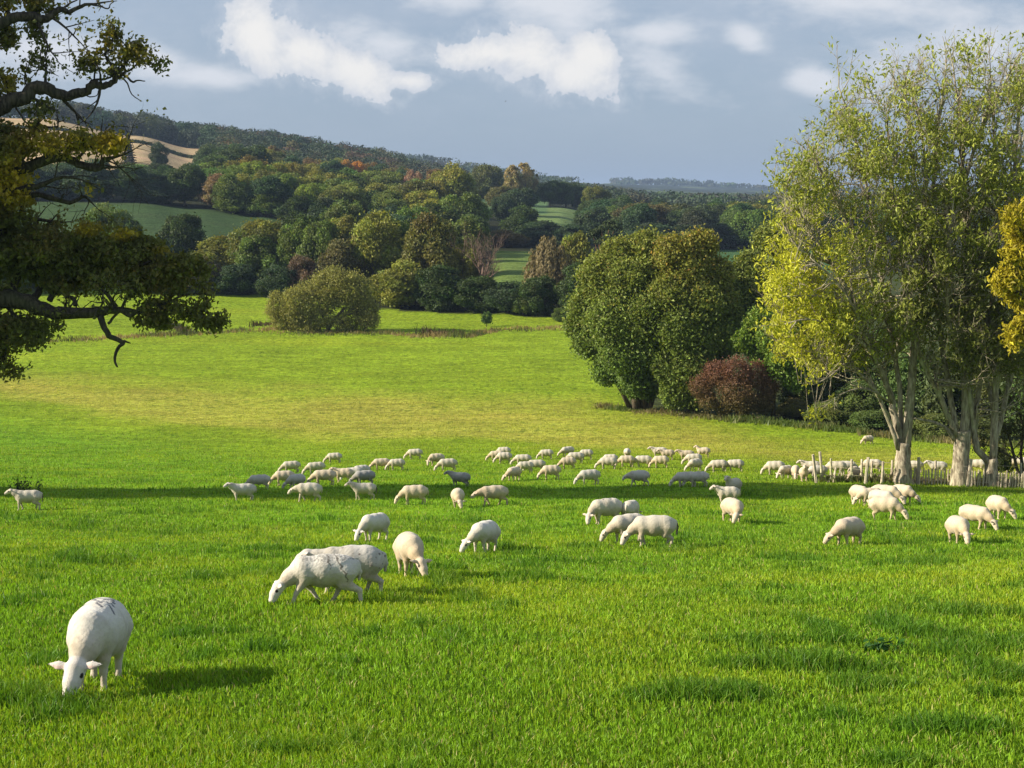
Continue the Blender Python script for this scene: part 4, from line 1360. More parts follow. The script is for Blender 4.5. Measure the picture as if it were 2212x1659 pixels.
MIDT = [
    ('skirt', 60, 492, 345, 110, DK, 'dark tree at the top of the dark green field behind the oak'),
    ('skirt', 150, 494, 350, 110, BL, 'blue-green tree at the top of the dark green field, left part'),
    ('skirt', 215, 490, 335, 100, BL, 'greyish tree above the dark green field left of centre'),
    ('skirt', 290, 492, 348, 110, DK, 'dark tree above the field below the stubble corner'),
    ('skirt', 345, 491, 385, 90, BL, 'low dark tree above the dark green field'),
    ('round', 400, 496, 352, 90, DK, 'full dark tree left of the grey dead-topped one'),
    ('skirt', 480, 492, 372, 90, TAN, 'tan half-bare tree with grey twigs on the slope above the field'),
    ('bare', 478, 505, 358, 70, (1, 1, 1), 'grey leafless top poking out above the tan tree'),
    ('round', 530, 500, 378, 90, OL, 'olive tree right of the tan one'),
    ('shrub', 505, 484, 405, 90, MD, 'light green low tree at the right end of the dark green field'),
    ('shrub', 575, 482, 402, 90, MD, 'low green tree beside the end of the dark green field'),
    ('round', 620, 520, 372, 100, OL, 'olive-yellow tree on the slope below the orange ones'),
    ('skirt', 640, 478, 420, 90, DK, 'dark tree above the far tip of the green field'),
    ('round', 725, 500, 385, 105, MD, 'solid green oak in the middle of the slope left of the rust trees'),
    ('skirt', 730, 452, 425, 90, MD, 'low green tree in front of the solid green oak'),
    ('round', 665, 640, 352, 70, (0.15, 0.14, 0.04), 'yellowish round tree higher on the slope'),
    ('round', 790, 640, 388, 40, RUST, 'rust-red tree in the middle of the wooded slope'),
    ('round', 806, 655, 386, 30, ORG, 'bright orange treetop beside the rust-red tree'),
    ('round', 745, 760, 345, 45, (0.40, 0.24, 0.07), 'pale orange tree above the rust-red one'),
    ('round', 775, 765, 346, 40, ORG, 'golden orange tree high on the slope'),
    ('bare', 862, 640, 378, 50, (1, 1, 1), 'pale grey leafless tree right of the rust-red tree'),
    ('round', 893, 650, 366, 44, PINK, 'pink-brown thin tree beside the grey leafless one'),
    ('round', 825, 540, 395, 100, OL, 'olive oak below the rust-red tree'),
    ('round', 900, 520, 388, 120, (0.13, 0.14, 0.035), 'yellow-olive oak below the leafless grey tree'),
    ('round', 975, 560, 358, 110, OL, 'big olive oak at the crest in front of the pale poplars'),
    ('round', 1000, 470, 415, 110, MD, 'mid-green tree below the crest oak'),
    ('skirt', 1010, 440, 455, 100, DK, 'dark tree above the leafless valley-edge tree'),
    ('round', 1055, 760, 353, 75, (0.13, 0.155, 0.06), 'pale green rounded tree left of the poplars on the skyline'),
    ('poplar', 1108, 740, 352, 40, (0.33, 0.28, 0.12), 'left pale yellow poplar standing out on the skyline'),
    ('poplar', 1130, 745, 347, 44, (0.36, 0.30, 0.13), 'tallest pale yellow poplar on the skyline'),
    ('poplar', 1148, 748, 362, 32, (0.30, 0.26, 0.11), 'right shorter pale poplar on the skyline'),
    ('round', 1085, 680, 400, 70, (0.15, 0.15, 0.045), 'olive tree below the pale poplars'),
    ('round', 1085, 590, 420, 50, BL, 'small dark tree in the pale field below the poplars'),
    ('round', 1125, 640, 405, 75, BL, 'blue-green tree right below the pale poplars'),
    ('round', 1188, 748, 390, 60, DK, 'dark parkland oak at the left of the row above the small field'),
    ('round', 1222, 752, 391, 62, DK, 'dark parkland oak in the middle of the row above the small field'),
    ('round', 1250, 756, 396, 50, BL, 'dark parkland oak at the right of the row above the small field'),
    ('skirt', 1125, 500, 438, 85, DK, 'dark tree left of the small sunlit field'),
    ('skirt', 1092, 470, 492, 90, (0.15, 0.12, 0.035), 'low tree with golden brown top above the pale meadow'),
    ('skirt', 1175, 480, 474, 110, BL, 'low bluish tree under the small sunlit field'),
    ('skirt', 1240, 470, 480, 90, BL, 'dark low tree between the sunlit field and the pine'),
    ('round', 1285, 620, 428, 80, DK, 'dark tree right of the small sunlit field'),
    ('round', 1330, 600, 432, 75, BL, 'blue-green tree left of the broad autumn-tinged oak'),
    ('spread', 1390, 560, 432, 150, (0.12, 0.115, 0.04), 'broad autumn-tinged oak in front of the distant blue ridge'),
    ('round', 1345, 520, 470, 90, DK, 'dark tree below the broad autumn-tinged oak'),
    ('skirt', 1415, 505, 478, 110, BL, 'dark bluish tree right below the autumn-tinged oak'),
    ('round', 1480, 600, 440, 90, (0.085, 0.10, 0.035), 'muted green tree in the flat valley wood'),
    ('round', 1530, 640, 438, 80, MD, 'rounded green tree with fields behind in the flat valley wood'),
    ('skirt', 1480, 505, 482, 110, BL, 'dark low tree in the front rank of the flat valley wood'),
    ('skirt', 1555, 520, 478, 110, BL, 'dark tree above the narrow strip of field'),
    ('round', 1590, 640, 436, 90, OL, 'olive-topped tree in the flat valley wood'),
    ('round', 1650, 620, 438, 100, OL, 'olive tree left of the big ash in the flat valley wood'),
    ('skirt', 1630, 520, 470, 110, DK, 'dark tree behind the yellow edge of the big ash'),
    ('skirt', 1710, 520, 462, 110, BL, 'dark tree seen through the left side of the big ash'),
    ('conifer', 283, 690, 284, 34, (0.05, 0.06, 0.035), 'dark conifer standing at the foot of the stubble field'),
    ('oval', 348, 680, 308, 38, (0.055, 0.085, 0.035), 'lone green tree in front of the stubble field'),
    ('round', 500, 640, 318, 90, DK, 'dark tree at the right corner of the stubble field'),
    ('round', 545, 660, 312, 90, DK, 'dark round tree on the slope right of the stubble field'),
    ('round', 455, 610, 335, 80, BL, 'dark bushy tree below the corner of the stubble field'),
    ('round', 600, 740, 338, 70, (0.13, 0.14, 0.05), 'pale olive tree below the ridge wood'),
]
for kd, px, Y, top, w, c, lab in MIDT:
    nm = {'conifer': 'conifer_tree', 'poplar': 'poplar_tree', 'bare': 'bare_tree'}.get(kd, 'tree')
    tree(kd, px, Y, top, w, c, lab, G_M, 'tree', base=470, name=nm)

# the slope between: rank on rank of rounded crowns
rng = random.Random(12)
BANDS = [  # px0, px1, Y0, Y1, spacing metres, palette, label, group
    (-120, 440, 500, 560, 17, (BL, DK, BL), 'dark rounded tree in the wood between the green field and the stubble', 'trees between the green field and the stubble field'),
    (440, 720, 490, 640, 16, (DK, MD, OL, BL, MD), 'rounded tree on the left part of the wooded slope', 'unnamed crowns on the left part of the slope'),
    (720, 1010, 470, 660, 16, (DK, MD, OL, OL, MD), 'rounded tree on the central part of the wooded slope', 'unnamed crowns on the central part of the slope'),
    (460, 1000, 660, 800, 18, (BL, MD, OL, BL, BRN), 'small distant tree high on the wooded slope', 'unnamed crowns high on the slope'),
    (1270, 1800, 520, 720, 19, (BL, DK, BL, MD), 'rounded tree deep in the flat valley wood', 'unnamed crowns of the flat valley wood'),
    (1800, 2330, 560, 700, 24, (BL, DK, MD), 'rounded far tree seen between the ash branches', 'far trees behind the ash trees'),
    (440, 1000, 330, 440, 15, (DK, MD, BL, OL), 'tree in the second rank behind the valley edge', 'second rank of the valley edge wood'),
]
BAND_TREES = []
for p0, p1, Y0, Y1, sp, pal, lab, grp in BANDS:
    Y = Y0
    while Y < Y1:
        px = p0 + rng.uniform(0, sp / Y * F)
        while px < p1:
            yy = Y + rng.uniform(-0.4, 0.4) * sp
            if not ((1060 < px < 1155 and yy < 450) or (p0 == 440 and p1 == 1000 and px < 660 and yy > 350)):
                hh = rng.uniform(12.5, 17.0)
                if p0 == -120:
                    hh = rng.uniform(10, 12.5)
                kd = rng.choice(['round', 'round', 'oval', 'skirt', 'spread'])
                pc = rng.choice(pal)
                t_ = tree(kd, px, yy, hh, rng.uniform(0.8, 1.15) * 15 / yy * F, [a * rng.uniform(0.85, 1.2) for a in pc], lab, grp, base=470)
                BAND_TREES.append((t_, kd, pc, hh))
            px += sp / Y * F * rng.uniform(0.8, 1.25)
        Y += sp * 1.25


# farther woods that read as one mass
def far_wood(name, label, spots, seed, nleaf=620, lf=0.85):
    rs = np.random.RandomState(seed)
    V, Cc = [], []
    for x, y, h, w, c in spots:
        z = float(gz(x, y))
        nb = 9
        B = unit(rs.normal(size=(nb, 3))) * np.array([w * 0.28, w * 0.28, h * 0.22]) + np.array([x, y, z + h * 0.58])
        k = rs.randint(0, nb, nleaf)
        d = unit(rs.normal(size=(nleaf, 3)))
        P = B[k] + d * np.array([w * 0.27, w * 0.27, h * 0.24]) * rs.uniform(0.85, 1.05, (nleaf, 1))
        low = rs.rand(nleaf) < 0.15
        P[low, 2] = z + rs.uniform(0, h * 0.4, low.sum())
        V.append(leaf_quads(P, unit(d + rs.normal(0, 0.45, (nleaf, 3))), lf * rs.uniform(0.6, 1.2, nleaf), rs, 0.7))
        cc = np.array(c)[None, :] * rs.uniform(0.75, 1.25, (nleaf, 1)) * rs.uniform(0.9, 1.1, (nb, 1))[k]
        Cc.append(np.repeat(cc, 4, 0))
    V = np.concatenate(V)
    me = new_mesh(name, V, np.arange(len(V)), 4, np.concatenate(Cc), False, [LEAF_FAR])
    o = link(name, me)
    tag(o, label, 'woodland', kind='stuff')
    return o


LEAF_FAR = mat_leaf('leaf_far', 0.15, 0.8, False)


def spots_in(p0, p1, Y0, Y1, sp, hmin, hmax, pal, skip=None, base=400):
    out = []
    Y = Y0
    v = (829.5 - base) / F
    while Y < Y1:
        px = p0 + rng.uniform(0, sp / Y * F)
        while px < p1:
            yy = Y + rng.uniform(-0.35, 0.35) * sp
            if not (skip and skip(px, yy)):
                out.append(((px - 1106) / F * yy / (v * SP + CP), yy, rng.uniform(hmin, hmax), rng.uniform(0.85, 1.15) * sp * 1.05, [a * rng.uniform(0.85, 1.25) for a in rng.choice(pal)]))
            px += sp / Y * F * rng.uniform(0.8, 1.2)
        Y += sp * 1.1
    return out


RG = ((0.05, 0.075, 0.045), (0.055, 0.08, 0.045), (0.07, 0.09, 0.045), (0.062, 0.08, 0.05))
far_wood('ridge_woodland', 'dark wood covering the ridge above the stubble field', spots_in(115, 640, 1022, 1260, 15, 13, 18, RG, lambda p, y: y > 1150 and p > 430 and False), 41)
far_wood('ridge_woodland', 'wood on the far end of the ridge behind the near oak', spots_in(-420, 100, 1030, 1100, 15, 9, 13, RG), 42, 420)
far_wood('hillside_woodland', 'mixed autumn wood rolling down the upper hillside to the skyline',
         spots_in(455, 1010, 815, 1250, 16, 11, 17, RG + ((0.09, 0.10, 0.045), (0.13, 0.10, 0.05), (0.06, 0.08, 0.04)), None), 43, 460)
far_wood('valley_woodland', 'bluish far trees and hedges along the skyline right of the poplars',
         spots_in(1010, 1470, 880, 1250, 24, 9, 14, RG, lambda p, y: p < 1180 and y < 1000), 44, 420, 1.0)
far_wood('valley_woodland', 'low far wood below the distant blue ridge', spots_in(1400, 2400, 860, 1350, 40, 10, 14, RG), 45, 340, 1.5)
far_wood('hedge', 'thin dark hedge crossing the stubble field', [((p - 1106) / F * yy, yy, 1.7, 5, (0.06, 0.08, 0.03))
         for p, yy in [(p, 870 - 0.02 * p) for p in np.arange(-60, 450, 5.5)]], 46, 120)
far_wood('hill_hedges', 'tiny dark trees dotted on the distant pale hillside', spots_in(760, 1240, 2150, 2900, 70, 12, 18, RG, lambda p, y: rng.random() < 0.45), 47, 160, 2.6)
far_wood('hill_hedges', 'tiny trees along the crest of the distant blue ridge', spots_in(1330, 2300, 4850, 5050, 60, 14, 30, RG, lambda p, y: rng.random() < 0.2), 48, 90, 6.0)

# ------------------------------------------------------------------ willow, sapling and the rough ditch bank
def big_tree(name, px, py, lab, cat, bosses, r_leaf, nleaf, col_fn, seed, trunk=None, mat=LEAF, aspect=0.6, inner=0.72, base=None, hang=None, depth_sq=0.8):
    """tree from hand-placed bosses (px, py, radius in px, depth offset m) seen at the stem's own depth"""
    p = base if base is not None else gnd(px, py)
    rs = np.random.RandomState(seed)
    e = link(name, None, None, tuple(p))
    tag(e, lab, cat)
    B, R = [], []
    for bx, by, br, dz in bosses:
        q = at(bx, by, p.y + dz) - p
        B.append(tuple(q))
        R.append(br / F * p.y)
    B, R = np.array(B), np.array(R)
    w = R ** 2
    k = rs.choice(len(B), nleaf, p=w / w.sum())
    # satellites on every boss make it lumpy
    ns = 45
    sat = unit(rs.normal(size=(len(B), ns, 3)).reshape(-1, 3)).reshape(len(B), ns, 3)
    sj = rs.randint(0, ns, nleaf)
    d = unit(rs.normal(size=(nleaf, 3)))
    S = sat[k, sj]
    fl = np.sum(d * S, axis=1) < -0.2
    d[fl] *= -1
    cen = B[k] + S * (R[k] * (0.35 + 0.45 * rs.rand(len(B), ns)[k, sj]))[:, None] * np.array([1, depth_sq, 1])
    P = cen + d * (R[k] * 0.34 * (rs.uniform(0.35, 1.05, nleaf) + np.abs(rs.normal(0, 0.14, nleaf))))[:, None]
    nrm = unit(d + rs.normal(0, 0.95, (nleaf, 3)))
    fillm = rs.rand(nleaf) < 0.32
    dd = unit(rs.normal(size=(nleaf, 3)))
    P = np.where(fillm[:, None], B[k] + dd * (R[k] * rs.uniform(0.55, 1.08, nleaf))[:, None] * np.array([1, depth_sq, 1]), P)
    sprig = rs.rand(nleaf) < 0.05
    P = np.where(sprig[:, None], B[k] + dd * (R[k] * rs.uniform(1.0, 1.32, nleaf))[:, None], P)
    P[:, 2] = np.maximum(P[:, 2], 0.05)
    wpx, wpy = to_px(P[:, 0] + p.x, P[:, 1] + p.y, P[:, 2] + p.z)
    bc = rs.uniform(0.68, 1.3, (len(B), ns))[k, sj][:, None]
    col = col_fn(P, k, rs, nleaf, wpx, wpy) * rs.uniform(0.7, 1.3, (nleaf, 1)) * bc
    me = leaf_mesh('foliage', P, nrm, r_leaf * rs.uniform(0.55, 1.3, nleaf), rs, col, mat, aspect, hang)
    link('crown', me, e, None, (1, 1, 1))
    if trunk:
        b = MB()
        for pts, r0, r1 in trunk:
            pp = [at(a, c, p.y + dd) - p for a, c, dd in pts]
            n = len(pp)
            b.tube(pp, [r0 + (r1 - r0) * i / (n - 1) for i in range(n)], 8)
        rr = random.Random(seed)
        for i in range(min(len(B), 26)):
            j = rr.randrange(len(B))
            pts, r0, r1 = trunk[rr.randrange(len(trunk))]
            a = at(pts[-1][0], pts[-1][1], p.y + pts[-1][2]) - p
            c = Vector(B[j])
            b.tube([a, a.lerp(c, 0.5) + Vector((rr.uniform(-.5, .5), rr.uniform(-.5, .5), rr.uniform(0, .6))), c], [r1 * 0.7, r1 * 0.4, r1 * 0.12], 5)
        link('trunk', b.mesh('trunk', BARK), e)
    return e


def flat_col(c, c2=None, f=0.3):
    c = np.array(c)
    c2 = np.array(c2 if c2 is not None else c)

    def fn(P, k, rs, n, wx, wy):
        m = np.clip(rs.normal(f, 0.35, n), 0, 1)[:, None]
        return c * (1 - m) + c2 * m
    return fn


big_tree('willow_tree', 705, 716, 'bushy leaning willow standing alone on the meadow ditch', 'tree',
         [(600, 665, 28, 0), (640, 660, 38, -1), (690, 645, 42, 0), (735, 620, 40, 0), (720, 600, 26, 1), (765, 625, 38, 0), (790, 665, 30, 1), (795, 690, 26, 0),
          (650, 690, 34, 0), (610, 695, 26, 1), (760, 690, 30, 1), (775, 645, 30, 2), (670, 700, 26, -1), (700, 690, 24, -1), (625, 680, 34, 1), (660, 630, 24, 1), (596, 640, 14, 0), (700, 615, 30, 1), (740, 700, 20, -1)],
         0.17, 52000, flat_col((0.25, 0.26, 0.065), (0.36, 0.32, 0.10)), 51,
         [([(705, 718, 0), (722, 690, 0), (745, 665, 0)], 0.35, 0.2), ([(712, 716, 0), (700, 690, 0), (690, 665, 0)], 0.3, 0.15), ([(725, 700, 0), (750, 680, 0), (790, 668, 0)], 0.2, 0.1)])
big_tree('sapling', 1052, 706, 'small round young tree alone on the strip by the ditch', 'tree', [(1052, 684, 11, 0), (1056, 690, 9, 0), (1047, 692, 8, 0)], 0.16, 900,
         flat_col((0.07, 0.13, 0.03)), 52, [([(1051, 707, 0), (1052, 690, 0)], 0.07, 0.04)])


def rough_strip(name, label, rows, seed, h, col, n_per, wid=1.6, cat='rough grass'):
    """long coarse grass along a line of frame points"""
    rs = np.random.RandomState(seed)
    V, Cc = [], []
    for (x0, y0), (x1, y1), hh in rows:
        a, b = gnd(x0, y0), gnd(x1, y1)
        n = int((b - a).length * n_per)
        t = rs.rand(n)
        X = a.x + (b.x - a.x) * t + rs.normal(0, 0.4, n)
        Y = a.y + (b.y - a.y) * t + rs.normal(0, wid, n)
        Z = gz(X, Y)
        hgt = hh * h * rs.uniform(0.5, 1.2, n) * (0.75 + 0.5 * vnoise(X, Y, 2.2, seed))
        lean = rs.normal(0, 0.35, (n, 2)) * hgt[:, None]
        w = rs.uniform(0.05, 0.11, n)
        an = rs.uniform(0, math.pi, n)
        dx, dy = np.cos(an) * w, np.sin(an) * w
        v = np.stack([np.stack([X - dx, Y - dy, Z], 1), np.stack([X + dx, Y + dy, Z], 1),
                      np.stack([X + lean[:, 0] + dx * .4, Y + lean[:, 1], Z + hgt], 1), np.stack([X + lean[:, 0] - dx * .4, Y + lean[:, 1], Z + hgt], 1)], 1)
        V.append(v.reshape(-1, 3))
        m = np.clip(0.5 + vnoise(X, Y, 3.5, seed + 1) + rs.normal(0, .2, n), 0, 1)[:, None]
        c = np.array(col[0]) * (1 - m) + np.array(col[1]) * m
        Cc.append(np.repeat(c * rs.uniform(0.75, 1.25, (n, 1)), 4, 0))
    V = np.concatenate(V)
    o = link(name, new_mesh(name, V, np.arange(len(V)), 4, np.concatenate(Cc), False, [GRASS]))
    tag(o, label, cat, kind='stuff')


rough_strip('ditch_grass', 'strip of coarse tawny grass along the ditch across the meadow',
            [((90, 738), (330, 726), 0.9), ((330, 727), (480, 720), 1.3), ((480, 718), (600, 712), 0.7), ((600, 720), (830, 722), 0.7), ((820, 720), (900, 726), 0.8),
             ((890, 726), (1020, 728), 1.2), ((1010, 728), (1070, 715), 0.8), ((1070, 714), (1225, 709), 0.7)], 61, 0.8, ((0.10, 0.12, 0.03), (0.34, 0.24, 0.11)), 34)
rough_strip('reeds', 'dark red-brown patch of reeds in the ditch bend', [((900, 722), (1000, 722), 1.0), ((540, 704), (600, 700), 0.8), ((360, 700), (410, 722), 0.8)], 62, 1.2, ((0.10, 0.06, 0.03), (0.06, 0.07, 0.02)), 40, 1.4, 'reeds')
rough_strip('bank_weeds', 'brown and green weeds along the foot of the hedge on the right',
            [((1290, 880), (1370, 888), 0.9), ((1370, 890), (1560, 905), 0.9), ((1560, 908), (1720, 920), 1.2), ((1720, 922), (1900, 940), 1.4), ((1900, 944), (2100, 958), 1.2), ((2100, 960), (2260, 968), 1.2)],
            63, 0.5, ((0.12, 0.17, 0.035), (0.24, 0.20, 0.09)), 60, 1.0, 'weeds')

# ------------------------------------------------------------------ the dense group in front of the right-hand hedge
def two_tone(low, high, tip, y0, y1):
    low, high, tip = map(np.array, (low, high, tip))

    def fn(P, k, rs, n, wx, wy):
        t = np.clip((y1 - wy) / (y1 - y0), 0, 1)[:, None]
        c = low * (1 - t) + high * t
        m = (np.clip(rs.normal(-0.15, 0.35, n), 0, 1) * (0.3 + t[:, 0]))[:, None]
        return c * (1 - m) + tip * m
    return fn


big_tree('field_maple', 1388, 886, 'huge round dense tree with several stems at the corner of the pasture', 'tree',
         [(1335, 560, 46, 1), (1395, 545, 46, 1), (1300, 600, 50, 0), (1365, 615, 56, -2), (1268, 668, 44, 1), (1325, 690, 56, -3), (1395, 685, 52, -4), (1275, 735, 40, 1), (1345, 762, 48, -3),
          (1405, 755, 46, -3), (1310, 800, 32, 0), (1372, 822, 36, -2), (1425, 815, 36, -1), (1240, 705, 24, 2), (1440, 620, 46, 2), (1445, 700, 46, 2), (1350, 660, 50, 4), (1400, 850, 18, 0)],
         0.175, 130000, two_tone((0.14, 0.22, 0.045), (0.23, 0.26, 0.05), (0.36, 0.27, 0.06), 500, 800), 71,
         [([(1378, 889, 0), (1372, 860, 0), (1350, 790, 0), (1320, 700, 0)], 0.55, 0.2), ([(1390, 890, 0.3), (1392, 850, 0), (1400, 760, 0), (1400, 650, 0)], 0.5, 0.2),
          ([(1402, 889, 0), (1412, 850, 0), (1435, 780, 0)], 0.35, 0.15), ([(1362, 884, 0.5), (1345, 850, 0), (1310, 790, 0)], 0.3, 0.12)])
big_tree('oak_tree', 1490, 893, 'tall tree with orange-tinged crown joined to the right of the huge round tree', 'tree',
         [(1455, 548, 42, 0), (1512, 532, 38, 1), (1485, 590, 50, 0), (1545, 592, 40, 1), (1448, 640, 46, -1), (1515, 655, 50, -1), (1562, 660, 40, 1), (1472, 715, 50, -2), (1545, 735, 46, -1),
          (1450, 790, 42, -1), (1500, 790, 46, -2), (1460, 850, 34, -1), (1500, 850, 34, -1), (1575, 720, 34, 2)],
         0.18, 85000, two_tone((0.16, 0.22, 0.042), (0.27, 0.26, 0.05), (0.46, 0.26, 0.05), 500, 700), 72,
         [([(1490, 895, 0), (1490, 830, 0), (1480, 740, 0)], 0.4, 0.25), ([(1502, 893, 0), (1520, 800, 0), (1540, 700, 0)], 0.35, 0.2)])
big_tree('tree', 1655, 908, 'dark green tree behind the red-brown bush, left of the ash', 'tree',
         [(1660, 520, 38, 16), (1700, 545, 40, 15), (1618, 575, 38, 14), (1655, 600, 46, 13), (1585, 625, 36, 14), (1695, 640, 46, 12), (1620, 655, 44, 12), (1590, 690, 36, 12), (1660, 690, 50, 12),
          (1720, 700, 44, 12), (1740, 590, 40, 15), (1750, 660, 40, 13), (1620, 600, 30, 14)],
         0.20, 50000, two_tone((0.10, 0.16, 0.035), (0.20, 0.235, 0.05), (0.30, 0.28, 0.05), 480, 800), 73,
         [([(1660, 905, 12), (1660, 800, 12), (1660, 700, 12)], 0.45, 0.25)])
big_tree('maple_sapling', 1672, 909, 'bright green bushy tree above the right end of the red-brown bush', 'tree',
         [(1640, 695, 30, 3), (1612, 735, 28, 3), (1668, 730, 36, 2), (1700, 690, 30, 4), (1690, 780, 38, 1), (1725, 745, 34, 3), (1640, 765, 26, 3), (1720, 810, 34, 1), (1590, 745, 18, 4)],
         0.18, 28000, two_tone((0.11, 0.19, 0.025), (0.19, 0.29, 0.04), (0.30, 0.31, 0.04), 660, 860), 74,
         [([(1670, 908, 2), (1672, 830, 2), (1668, 760, 2)], 0.25, 0.12)])
big_tree('hawthorn_bush', 1585, 906, 'wide low red-brown hawthorn bush at the pasture edge', 'bush',
         [(1515, 835, 26, 0), (1545, 808, 30, 0), (1590, 800, 32, -1), (1635, 808, 30, 0), (1662, 838, 26, 0), (1590, 845, 42, -1), (1530, 865, 24, 0), (1645, 868, 28, 0), (1610, 872, 28, -1), (1565, 880, 20, 0)],
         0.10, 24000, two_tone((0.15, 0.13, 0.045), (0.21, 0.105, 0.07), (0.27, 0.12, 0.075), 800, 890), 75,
         [([(1560, 908, 0), (1555, 880, 0), (1540, 840, 0)], 0.12, 0.05), ([(1590, 909, 0), (1592, 870, 0), (1600, 830, 0)], 0.14, 0.05), ([(1612, 908, 0), (1625, 870, 0), (1640, 840, 0)], 0.12, 0.05)])
RIGHT = [
    ('shrub', 1790, 132, 858, 110, (0.10, 0.13, 0.03), 'low olive bush in front of the hedge left of the multi-stemmed ash'),
    ('shrub', 1880, 128, 872, 100, (0.08, 0.12, 0.03), 'low green bush at the hedge foot beside the multi-stemmed ash'),
    ('shrub', 2030, 122, 880, 110, (0.09, 0.12, 0.03), 'low green bush at the hedge foot between the ash trunks'),
    ('shrub', 2120, 119, 885, 110, (0.08, 0.10, 0.03), 'low olive bush at the hedge foot behind the forked ash'),
    ('shrub', 1715, 138, 850, 80, (0.12, 0.12, 0.04), 'low brownish bush right of the red-brown hawthorn'),
    ('skirt', 1745, 141, 800, 120, (0.06, 0.09, 0.025), 'bushy green shrub low in the hedge under the yellow ash branches'),
    ('skirt', 1800, 144, 735, 150, (0.12, 0.15, 0.03), 'yellow-green shrubby tree in the hedge seen below the ash crown'),
    ('skirt', 1860, 134, 815, 130, (0.07, 0.10, 0.025), 'green hedge shrub left of the multi-stemmed ash trunk'),
    ('skirt', 1905, 140, 690, 150, DK, 'dark hedge tree directly behind the multi-stemmed ash'),
    ('skirt', 1985, 132, 740, 150, DK, 'dark hedge tree between the two thick ash trunks'),
    ('skirt', 1960, 124, 880, 70, (0.09, 0.12, 0.03), 'low green bush in front of the hedge right of the multi-stemmed ash'),
    ('skirt', 2065, 128, 700, 150, (0.05, 0.07, 0.022), 'dark hedge tree behind the thick dark trunk'),
    ('skirt', 2150, 126, 690, 160, (0.075, 0.085, 0.028), 'olive hedge tree behind the forked pale trunk'),
    ('skirt', 2240, 122, 680, 170, DK, 'dark hedge tree cut by the right side of the picture'),
    ('skirt', 2340, 125, 660, 170, MD, 'green hedge tree just beyond the right side'),
    ('skirt', 1780, 165, 640, 140, DK, 'dark tall tree behind the yellow lower branches of the ash'),
]
for kd, px, Y, top, w, c, lab in RIGHT:
    tree(kd, px, Y, top, w, [a * 1.45 for a in c], lab, 'trees and shrubs of the right-hand hedge', 'shrub' if 'shrub' in lab or 'bush' in lab else 'tree', base=930, name='hedge_tree')

p = gnd(1612, 908)
b = MB()
b.tube([(-1.1, 0, 0.12), (-0.3, -0.1, 0.2), (0.4, 0, 0.16), (1.0, 0.2, 0.3), (1.5, 0.3, 0.55)], [0.11, 0.12, 0.10, 0.07, 0.03], 7)
b.tube([(0.4, 0, 0.16), (0.9, -0.4, 0.45), (1.2, -0.5, 0.6)], [0.06, 0.04, 0.02], 6)
o = link('fallen_branch', b.mesh('fallen_branch', DEADW), None, (p.x, p.y - 1.0, float(gz(p.x, p.y - 1.0))))
tag(o, 'pale fallen branch lying at the foot of the red-brown hawthorn', 'branch')


